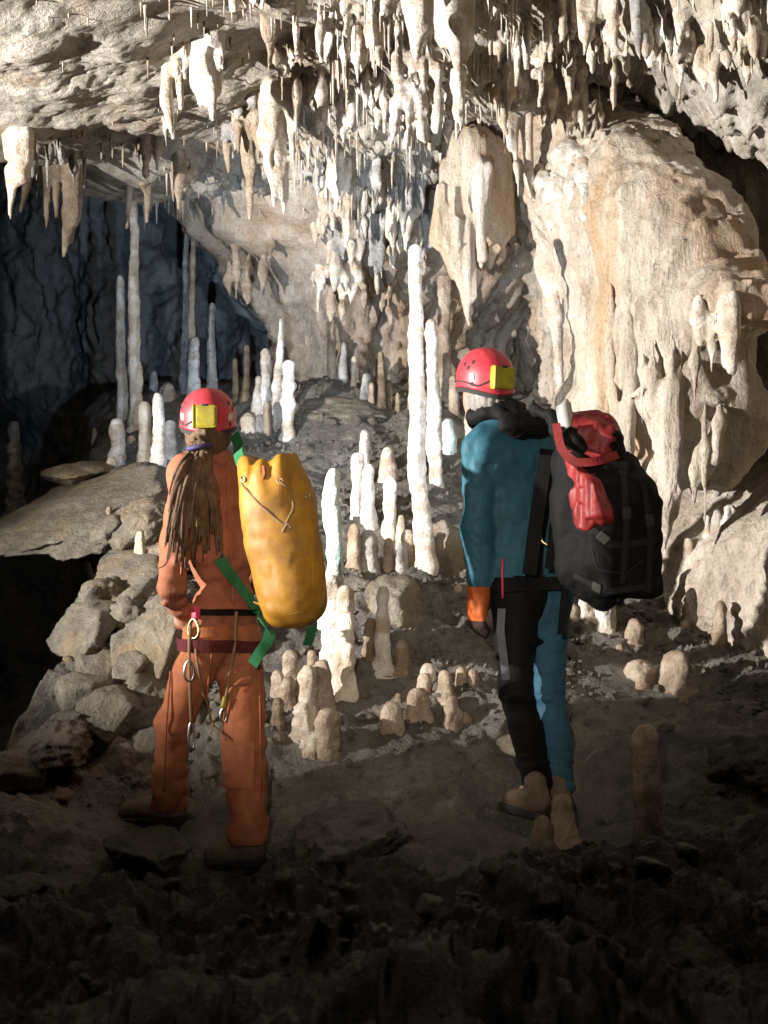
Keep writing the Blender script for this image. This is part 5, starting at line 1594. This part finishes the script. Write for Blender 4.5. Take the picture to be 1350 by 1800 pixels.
pts, nr = on_surface(tfn, [(338, 1085), (336, 1130), (334, 1200), (333, 1270)], 24, .012)
V, F = tube(pts, .0065, 6); cw = build("lanyard", V, F, M['tan_cord'], pts[0], person1, pbase=base1)
carabiner(cw, pts[0], pts[-1] + UP * .005, .095, .022, .0055, np.array([.9, .3, 0]))
carabiner(cw, pts[0], P(332, 1160, pts[8][1] - .02), .075, .035, .0045, np.array([.9, .3, 0]))
pts, nr = on_surface(tfn, [(412, 1075), (408, 1150), (402, 1215), (396, 1245)], 24, .010)
V, F = tube(pts, .006, 6); cw = build("lanyard", V, F, M['tan_cord'], pts[0], person1, pbase=base1)
V, F = tube(pts[-6:] - nr[-6:] * -.004, .009, 6); build("yellow_sleeve", V, F, M['battery'], pts[-6], cw, pbase=pts[0])
carabiner(cw, pts[0], pts[-1], .05, .022, .005, np.array([.9, .3, 0]))
pts, nr = on_surface(tfn, [(345, 1140), (352, 1210), (375, 1270), (400, 1300)], 24, .008)
V, F = tube(pts, .005, 6); build("loose_cord", V, F, M['tan_cord'], pts[0], person1, pbase=base1)
q, nq = march(tfn, 345, 1078)
V, F = rounded_box(q + nq * .012, np.array([R1, F1v, UP]), (.013, .013, .024), .5); build("pink_toggle", V, F, M['pink'], q, person1, pbase=base1)
carabiner(person1, base1, q + nq * .02 - UP * .02 - R1 * .01, .07, .05, .006, np.array([.8, -.5, 0]), 'steel_ring')

# seams and pocket flaps of the overalls
for line, fn_, m_ in (([(398, 812), (402, 900), (408, 1000), (410, 1060)], jfn, 'orange_jacket'), ([(330, 860), (322, 940), (318, 1010)], jfn, 'orange_jacket'), ([(300, 1180), (292, 1280), (288, 1390)], tfn, 'orange_trousers'),
        ([(455, 1160), (458, 1300), (456, 1460)], tfn, 'orange_trousers'), ([(372, 1150), (366, 1200), (362, 1235)], tfn, 'orange_trousers')):
    pts, nr = on_surface(fn_, line, 30, .001)
    V, F = tube(pts, .0038, 6); build("seam", V, F, M[m_], pts[0], person1, pbase=base1)
pts, nr = on_surface(tfn, [(398, 1190), (440, 1186)], 10, .003)
V, F = ribbon(pts, nr, .07, .006); build("pocket_flap", V, F, M['orange_trousers'], pts[0], person1, pbase=base1)
pts, nr = on_surface(tfn, [(392, 1345), (446, 1345)], 12, .002)
V, F = ribbon(pts, nr, .16, .005); build("knee_patch", V, F, M['orange_trousers'], pts[0], person1, pbase=base1)

# ------------------------------------------------------------------ the yellow bag on his back
bt, bb = P(474, 822, 4.93), P(517, 1062, 4.92)
bax = (bb - bt) / np.linalg.norm(bb - bt)
bx = np.cross(bax, np.array([0, -1.0, 0])); bx /= np.linalg.norm(bx); by = np.cross(bx, bax)
BL = np.linalg.norm(bb - bt)
def bag(p):
    q = p - bt
    z = q @ bax; x = q @ bx; y = q @ by
    a = np.arctan2(y, x)
    t = z / BL
    r0 = np.interp(t, [-.25, -.05, .05, .2, .55, .9, 1.05, 1.25], [.112, .122, .128, .135, .140, .132, .124, .1])
    pinch = sstep(.30, -.10, t)
    r0 = r0 * (1 - pinch * (.04 * np.abs(np.sin(a * 2.0 + .9)) ** 2 + .03 * np.sin(a * 5 + .5)))
    rr = np.hypot(x, y * 1.1)
    d = rr - r0
    top = -z - .045 - .010 * np.cos(a * 2 + .6) * sstep(.02, .1, rr)
    bot = z - BL - .095
    def smax(a_, b_, k): return -smin(-a_, -b_, k)
    d = smax(d, bot, .10); d = smax(d, top, .05)
    d = d + .017 * np.exp(-((x + .005 - .2 * z) / .022) ** 2) * sstep(.12, -.02, z) + .012 * np.exp(-((x - .055 - .3 * z) / .014) ** 2) * sstep(.2, .0, z) + .009 * np.exp(-((x + .075) / .02) ** 2) * sstep(.2, -.02, z)
    return (d + .006 * perlin(p * 7 + 3) + folds(p, 5, 22, .009, (1, 1, .8)) + folds(p, 12, 25, .004)) * .9
V, F = surface(bag, np.minimum(bt, bb) - .28, np.maximum(bt, bb) + .28, .008)
ybag = build("tackle_bag", V, F, M['yellow_pvc'], bb + bax * .09)
tag(ybag, "yellow PVC tackle bag with cinched top on the back of the orange caver", "bag")
yb = bb + bax * .09
V, F = tube(*(lambda a: (a[0], .0045))(on_surface(bag, [(425, 850), (455, 885), (500, 925), (516, 893), (510, 860), (490, 845)], 60, .003)), 6)
build("closure_cord", V, F, M['tan_cord'], bt, ybag, pbase=yb)
V, F = tube(on_surface(bag, [(497, 935), (505, 920), (512, 930)], 14, .004)[0], .006, 6); build("cord_knot", V, F, M['tan_cord'], bt, ybag, pbase=yb)
V, F = tube(on_surface(bag, [(463, 820), (466, 836), (462, 842)], 12, .004)[0], .007, 6); build("eyelet_tab", V, F, M['orange_jacket'], bt, ybag, pbase=yb)
for line in ([(450, 1040), (500, 1062), (566, 1050)], [(446, 1058), (500, 1082), (564, 1068)], [(532, 880), (548, 960), (552, 1050)]):
    V, F = tube(on_surface(bag, line, 40, .000)[0], .0032, 6); build("welded_seam", V, F, M['yellow_pvc'], bt, ybag, pbase=yb)
for x, y in ((428, 842), (492, 846), (540, 872)):
    q, nq = march(bag, x, y)
    s_ = np.cross(nq, UP); s_ /= np.linalg.norm(s_); w_ = np.cross(nq, s_)
    V, F = tube([q + nq * .002 + (s_ * math.cos(t) + w_ * math.sin(t)) * .010 for t in np.linspace(0, 6.283, 14)], .003, 5, False); build("eyelet", V, F, M['steel_ring'], q, ybag, pbase=yb)
q, nq = march(bag, 528, 1058)
both = lambda p: np.minimum(bag(p), jacket1(p, False))
pts, nr = on_surface(both, [(384, 980), (400, 1005), (430, 1045), (455, 1080), (478, 1112)], 30, .006)
V, F = ribbon(pts, nr, .042, .005); build("strap", V, F, M['green_strap'], bt, ybag, pbase=yb)
pts, nr = on_surface(jfn, [(410, 768), (420, 790), (416, 808)], 16, .012)
pts = np.array([P(412, 764, 5.16), P(419, 780, 5.1), P(419, 798, 5.02), P(424, 815, 4.95)]); 
V, F = ribbon(pts, np.tile([-.3, -1, .1], (4, 1)), .04, .005); build("strap", V, F, M['green_strap'], bt, ybag, pbase=yb)
pts = np.array([P(476, 1108, 4.9), P(470, 1128, 4.92), P(455, 1150, 4.98), P(444, 1168, 5.02)])
V, F = ribbon(pts, np.tile([0, -1, .2], (4, 1)), .04, .004); build("strap_tail", V, F, M['green_strap'], bt, ybag, pbase=yb)
pts = np.array([P(548, 1102, 4.92), P(546, 1118, 4.94), P(540, 1134, 4.97)])
V, F = ribbon(pts, np.tile([.4, -1, .2], (3, 1)), .035, .004); build("strap_tail", V, F, M['green_strap'], bt, ybag, pbase=yb)

# ------------------------------------------------------------------ the caver in blue
R2, F2v = frame(35)
E = 5.42
neck2 = P(872, 715, E - .02); head2 = P(853, 684, E - .03)
chest2 = P(905, 812, E); waist2 = P(930, 985, E); pelv2 = P(934, 1050, E)
sL = chest2 + UP * .05 - R2 * .17; sR = chest2 + UP * .05 + R2 * .17
eL, wL, hL = P(838, 925, 5.32), P(843, 1035, 5.34), P(838, 1085, 5.33)
eR, wR, hR = P(985, 930, 5.55), P(990, 1025, 5.72), P(985, 1060, 5.78)
h2L = pelv2 - R2 * .085; h2R = pelv2 + R2 * .085
k2L, a2L = P(906, 1205, 5.30), P(944, 1372, 5.36)
k2R, a2R = P(962, 1210, 5.48), P(985, 1378, 5.46)
hl2L, to2L = P(962, 1440, 5.26), P(880, 1420, 5.42)
hl2R, to2R = P(1000, 1440, 5.38), P(930, 1425, 5.56)
base2 = np.array([chest2[0], chest2[1], min(hl2L[2], hl2R[2])])
HR2 = frame(28)
def body2(p):
    d = torso_core(p, chest2, waist2, pelv2, R2, F2v, -.022)
    d = smin(d, rc(p, neck2 - UP * .03, head2 - UP * .04, .06, .055), .04)
    d = smin(d, head_sdf(p, head2, *HR2), .02)
    for a, b, c_ in ((sL, eL, wL), (sR, eR, wR)):
        d = smin(d, np.minimum(rc(p, a, b, .046, .036), rc(p, b, c_, .037, .026)), .03)
    d = smin(d, hand_sdf(p, wL, hL, R2, F2v), .012); d = smin(d, hand_sdf(p, wR, hR, -R2, UP), .012)
    for a, b, c_, hh, tt in ((h2L, k2L, a2L, hl2L, to2L), (h2R, k2R, a2R, hl2R, to2R)):
        d = smin(d, np.minimum(rc(p, a, b, .075, .05), rc(p, b, c_, .052, .030)), .05)
        d = smin(d, rc(p, c_, hh * .35 + tt * .65 + UP * .055, .026, .022), .02)
    return d
V, F = surface(body2, np.array([.1, 4.95, -1.3]), np.array([1.0, 6.0, .7]), .009)
person2 = build("person", V, F, M['skin'], base2)
tag(person2, "grey haired caver in teal and black overalls and red helmet carrying a black backpack", "person")
def jacket2(p, with_folds=True):
    d = torso_core(p, chest2, waist2, pelv2, R2, F2v, .012)
    d = smin(d, smin(rc(p, sL, eL, .074, .066), rc(p, eL, wL, .066, .050), .03), .03)
    d = smin(d, smin(rc(p, sR, eR, .072, .064), rc(p, eR, wR, .064, .050), .03), .03)
    d = smin(d, rc(p, neck2 - UP * .06, neck2 - UP * .01, .08, .068), .03)
    if with_folds:
        d = d + folds(p, 5, 33, .008, (1, 1, 1.1)) + folds(p, 12, 38, .004, (1, 1, .9))
        arm = rc(p, sL, eL, .09, .1)
        d = d + folds(p, 9, 35, .012, (1.2, 1.2, .8)) * np.exp(-(((p - sL - UP * -.08) / .13) ** 2).sum(1))
    d = np.maximum(d, -(p[:, 2] - (pelv2[2] + .04)) * (np.abs(p[:, 0] - pelv2[0]) < .22) - 1e-3)
    d = np.maximum(d, p[:, 2] - (neck2[2] + .005))
    for a, b in ((wL, hL), (wR, hR)):
        t = (b - a) / np.linalg.norm(b - a)
        d = np.maximum(d, np.where(np.linalg.norm(p - a, axis=1) < .14, (p - a) @ t - .012, -1))
    return d
V, F = surface(jacket2, np.array([.1, 4.95, -.5]), np.array([1.1, 6.0, .46]), .0085)
build("jacket", V, F, M['teal'], base2, person2, pbase=base2)
def leg2(p, a, b, c_, sg):
    d = smin(rc(p, a, b, .094, .070), rc(p, b, c_, .070, .066), .03)
    pq = in_frame(p, pelv2, R2, F2v, 1.25)
    hip = rc(pq, np.array([-.06, 0, .02]), np.array([.06, 0, .02]), .13, .13)
    d = smin(d, np.maximum(hip, -sg * pq[:, 0]), .03)
    d = d + folds(p, 6, 42, .007, (1, 1, 1)) + folds(p, 12, 47, .008, (.5, .5, 2)) * np.exp(-(((p - b) / .12) ** 2).sum(1)) + folds(p, 12, 49, .010, (.5, .5, 2.2)) * sstep(c_[2] + .2, c_[2] + .05, p[:, 2])
    return np.maximum(np.maximum(d, c_[2] - .055 - p[:, 2]), p[:, 2] - pelv2[2] - .09)
V, F = surface(lambda p: leg2(p, h2L, k2L, a2L, -1), np.array([.1, 4.95, -1.2]), np.array([1.1, 5.9, -.18]), .0085)
tl = build("trousers", V, F, M['black_cloth'], base2, person2, pbase=base2)
V, F = surface(lambda p: leg2(p, h2R, k2R, a2R, 1), np.array([.1, 4.95, -1.2]), np.array([1.1, 5.9, -.18]), .0085)
b = build("trouser_leg", V, F, M['blue'], base2, person2, pbase=base2); b["label"] = "blue right trouser leg"
boot(person2, base2, hl2L, to2L); boot(person2, base2, hl2R, to2R)
lamp2 = helmet(person2, base2, P(853, 662, E - .03), *HR2, r=(.106, .126, .112), box_az=-.10, tilt=-.06)
def scalp2(p):
    ax = np.array([HR2[0], HR2[1], UP])
    d = ell(p, head2 - HR2[1] * .012 - UP * .035, ax, (.084, .098, .088))
    d = np.maximum(d, (p - head2) @ HR2[1] - .03)
    return d + .007 * perlin(p * [70, 70, 40]) + .004 * perlin(p * 120)
V, F = surface(scalp2, head2 - .2, head2 + .2, .006)
build("hair", V, F, M['hair_grey'], head2, person2, pbase=base2)
# orange glove on the hanging hand
def glove(p):
    d = hand_sdf(p, wL, hL, R2, F2v, 1.12) - .004
    return np.minimum(d, np.maximum(rc(p, wL - UP * -.02, wL - UP * .05, .052, .046), (p[:, 2] - wL[2] - .01)))
V, F = surface(glove, wL - [.16, .16, .32], wL + [.16, .16, .08], .0055)
g = build("glove", V, F, M['glove'], wL, person2, pbase=base2)
g.data.materials.append(M['glove_dark'])
cen = np.array([(V[f].mean(0) - wL) for f in F])
g.data.polygons.foreach_set("material_index", (((cen @ R2) > .012) | (cen[:, 2] < -.12)).astype(np.int32)[:len(g.data.polygons)])
# black collar and hood gathered on the neck, straps
def hood(p):
    ring = [neck2 + UP * (-.035 + .02 * math.cos(t)) + (R2 * math.sin(t) - F2v * math.cos(t)) * .088 for t in np.linspace(-2.4, 2.4, 9)]
    d = None
    for a, b in zip(ring[:-1], ring[1:]):
        c = rc(p, a, b, .036, .036)
        d = c if d is None else smin(d, c, .02)
    c0 = neck2 - F2v * .13 - UP * .075 + R2 * .03
    d = smin(d, ell(p, c0, np.array([R2, F2v, UP]), (.135, .055, .062)), .04)
    d = smin(d, rc(p, c0 + R2 * .08, c0 + R2 * .2 + UP * .02, .045, .04), .04)
    return d + folds(p, 7, 61, .010, (1, 1, 1.6)) + folds(p, 15, 64, .004)
V, F = surface(hood, neck2 - [.32, .35, .25], neck2 + [.36, .3, .15], .0075)
build("hood", V, F, M['black_cloth'], base2, person2, pbase=base2)
j2 = lambda p: np.minimum(jacket2(p, False), np.minimum(leg2(p, h2L, k2L, a2L, -1), leg2(p, h2R, k2R, a2R, 1)))
pts, nr = on_surface(j2, [(960, 790), (952, 880), (940, 960), (935, 1050)], 30, .008)
V, F = ribbon(pts, nr, .065, .012); build("shoulder_strap", V, F, M['black_cloth'], base2, person2, pbase=base2)
pts = belt_on(lambda p: torso_core(p, chest2, waist2, pelv2, R2, F2v, .014), pelv2 + UP * .055, R2, F2v)
V, F = ribbon(pts, pts - pelv2, .055, .014); build("harness_belt", V, F, M['black_cloth'], base2, person2, pbase=base2)
pts, nr = on_surface(j2, [(880, 1085), (915, 1120), (950, 1130)], 20, .008)
V, F = ribbon(pts, nr, .04, .008); build("leg_loop", V, F, M['black_cloth'], base2, person2, pbase=base2)
rg_c = P(967, 937, 5.16)
V, F = tube([rg_c + np.array([.040 * math.cos(t), 0.01 * math.sin(t), .045 * math.sin(t)]) for t in np.linspace(math.pi, 2 * math.pi + .4, 22)], .006, 6)
build("metal_ring", V, F, M['steel_ring'], base2, person2, pbase=base2)
q, nq = march(j2, 886, 1010)
pts = np.array([q + nq * .02 + UP * .06, q + nq * .025, q + nq * .02 - UP * .09]); V, F = tube(pts, .005, 6); build("red_cord", V, F, M['pink'], base2, person2, pbase=base2)
pts = np.array([P(882, 1070, 5.24), P(880, 1110, 5.22), P(886, 1160, 5.2), P(890, 1195, 5.2)]); V, F = ribbon(pts, np.tile([-.3, -1, 0], (4, 1)), .03, .006); build("hanging_cloth", V, F, M['pale_cloth'], base2, person2, pbase=base2)

# ------------------------------------------------------------------ backpack
PK = 5.08
Rp = np.array([.92, .38, 0]); Rp /= np.linalg.norm(Rp); Fp = np.array([-Rp[1], Rp[0], 0]); Ap = np.array([Rp, Fp, UP])
def pack(p):
    d = rbox(p, P(1068, 925, PK), Ap, (.155, .15, .19), .07)
    d = smin(d, rbox(p, P(1085, 960, PK), Ap, (.135, .14, .19), .04), .03)
    d = smin(d, rc(p, P(1030, 1000, PK), P(1060, 1040, PK), .11, .08), .05)
    d = smin(d, rc(p, P(1010, 870, PK), P(1015, 990, PK), .10, .09), .05)
    d = smin(d, rc(p, P(1015, 820, PK + .03), P(1085, 842, PK + .03), .11, .115), .05)
    return d + folds(p, 5, 71, .014, (1, 1, .9)) + folds(p, 12, 75, .006)
V, F = surface(pack, P(925, 1130, PK) - [0, .35, 0], P(1200, 730, PK) + [0, .35, 0], .0085)
pb = P(1060, 1085, PK)
bp = build("backpack", V, F, M['black_cloth'], pb)
tag(bp, "bulky black backpack with red lid and red side pocket on the blue clad caver", "backpack")
def lid(p):
    d = rc(p, P(1010, 770, PK), P(1055, 785, PK), .085, .10)
    d = smin(d, rc(p, P(1000, 745, PK), P(1050, 750, PK), .055, .065), .04)
    return d + folds(p, 8, 81, .014, (1, 1, 1)) + folds(p, 17, 84, .006)
V, F = surface(lid, P(950, 860, PK) - [0, .3, 0], P(1130, 690, PK) + [0, .3, 0], .0075)
ld = build("lid", V, F, [M['red_pack'], M['black_cloth']], pb, bp, pbase=pb)
cpx, cpy = proj(np.array([V[f].mean(0) for f in F]))
blk = (cpx + .55 * (cpy - 750) + 14 * perlin(np.c_[cpx / 14, cpy / 14, cpx * 0]) > 1092) | ((cpx < 1015) & (cpy > 752) & (cpy < 790))
ld.data.polygons.foreach_set("material_index", blk.astype(np.int32)[:len(ld.data.polygons)])
_pk = np.array([[P(x, y, PK - .12)[0], P(x, y, PK - .12)[2]] for x, y in [(985, 775), (1012, 806), (1048, 832), (1074, 878), (1086, 912), (1074, 930), (1012, 934), (1002, 900), (1003, 850), (992, 810)]])
def pocket(p):
    q = p - P(1020, 850, PK - .12)
    f = folds(np.c_[q[:, 0] * .8 + q[:, 2] * .6, q[:, 1], q[:, 2] * .3 - q[:, 0] * .25], 15, 91, .012) + folds(p, 16, 94, .004)
    d2 = poly_sdf(p[:, [0, 2]], _pk)
    d = pack(p) - .010 - .05 * sstep(0, -.06, d2)
    return np.maximum(-smin(-d, -d2, .025) + f, p[:, 1] - PK)
V, F = surface(pocket, P(960, 960, PK - .12) - [0, .2, 0], P(1120, 760, PK - .12) + [0, .2, 0], .007)
build("pocket", V, F, M['red_pack'], pb, bp, pbase=pb)["label"] = "bulging red side pocket"
pts = np.array([P(978, 745, PK - .11), P(985, 790, PK - .13), P(1010, 815, PK - .14), P(1050, 812, PK - .14), P(1085, 800, PK - .1)])
tt = np.linspace(0, 4, 24); pts = np.stack([np.interp(tt, np.arange(5), pts[:, a]) for a in range(3)], 1)
for _ in range(4): pts[1:-1] = (pts[:-2] + 2 * pts[1:-1] + pts[2:]) / 4
V, F = ribbon(pts, np.tile([-.2, -1, .2], (24, 1)), .03, .012); build("red_piping", V, F, M['red_pack'], pb, bp, pbase=pb)
for line, w_ in (([(1010, 905), (1080, 960), (1150, 950)], .022), ([(1095, 830), (1100, 930), (1090, 1060)], .025), ([(1130, 850), (1142, 940), (1138, 1040)], .022), ([(1010, 1010), (1070, 1040), (1140, 1030)], .022)):
    pts, nr = on_surface(pack, line, 26, .004)
    V, F = ribbon(pts, nr, w_, .005); build("webbing", V, F, M['strap_grey'], pb, bp, pbase=pb)
    q, nq = pts[9], nr[9]
    t_ = pts[10] - pts[8]; t_ /= np.linalg.norm(t_)
    V, F = rounded_box(q + nq * .006, np.array([t_, np.cross(nq, t_), nq]), (.022, .017, .006), .3); build("buckle", V, F, M['sole'], q, bp, pbase=pb)
pts, nr = on_surface(pack, [(1040, 960), (1050, 1000), (1100, 1010), (1128, 985)], 30, .002)
V, F = tube(pts, .004, 6); build("zip", V, F, M['strap_grey'], pb, bp, pbase=pb)
def knot(p):
    d = rc(p, P(985, 770, PK - .08), P(1010, 775, PK - .1), .03, .035)
    d = smin(d, rc(p, P(1000, 760, PK - .09), P(1025, 790, PK - .1), .022, .022), .02)
    d = smin(d, rc(p, P(940, 720, PK + .08), P(975, 735, PK + .02), .022, .03), .02)
    d = smin(d, rc(p, P(970, 730, PK + .0), P(985, 770, PK - .06), .03, .03), .02)
    d = smin(d, rc(p, P(937, 705, PK + .1), P(945, 725, PK + .08), .014, .018), .02)
    return d + folds(p, 20, 98, .010)
V, F = surface(knot, P(920, 830, PK) - [0, .25, 0], P(1050, 690, PK) + [0, .3, 0], .007)
build("bundled_straps", V, F, M['black_cloth'], pb, bp, pbase=pb)
for a, b, w in (((958, 800), (930, 1010), .05), ((985, 815), (965, 1000), .03), ((995, 1010), (985, 1115), .022), ((1140, 850), (1148, 1020), .04)):
    pts = np.array([P(a[0] + (b[0] - a[0]) * t, a[1] + (b[1] - a[1]) * t, PK - .02 + (.06 if a[0] < 1100 else -.02)) for t in np.linspace(0, 1, 8)])
    V, F = ribbon(pts, np.tile([0, -1, 0], (8, 1)), w, .012); build("strap", V, F, M['black_cloth'], pb, bp, pbase=pb)
V, F = tube([P(987, 709, PK - .04), P(990, 712, PK - .04), P(996, 748, PK - .05), P(999, 762, PK - .05)], [.026, .0285, .0285, .0285], 14)
tb = build("tube", V, F, M['tube_grey'], P(999, 762, PK - .05))
tag(tb, "short grey plastic tube sticking out of the backpack's top", "tube")

# the cavers' own helmet lamps, cold white
spot("orange_caver_headlamp", lamp1, P(520, 540, 12.5), 230, (0.50, 0.71, 1.0), 52, 0.9, 0.02)
spot("blue_caver_headlamp", lamp2, P(670, 600, 8.5), 180, (0.78, 0.88, 1.0), 78, 0.9, 0.02)
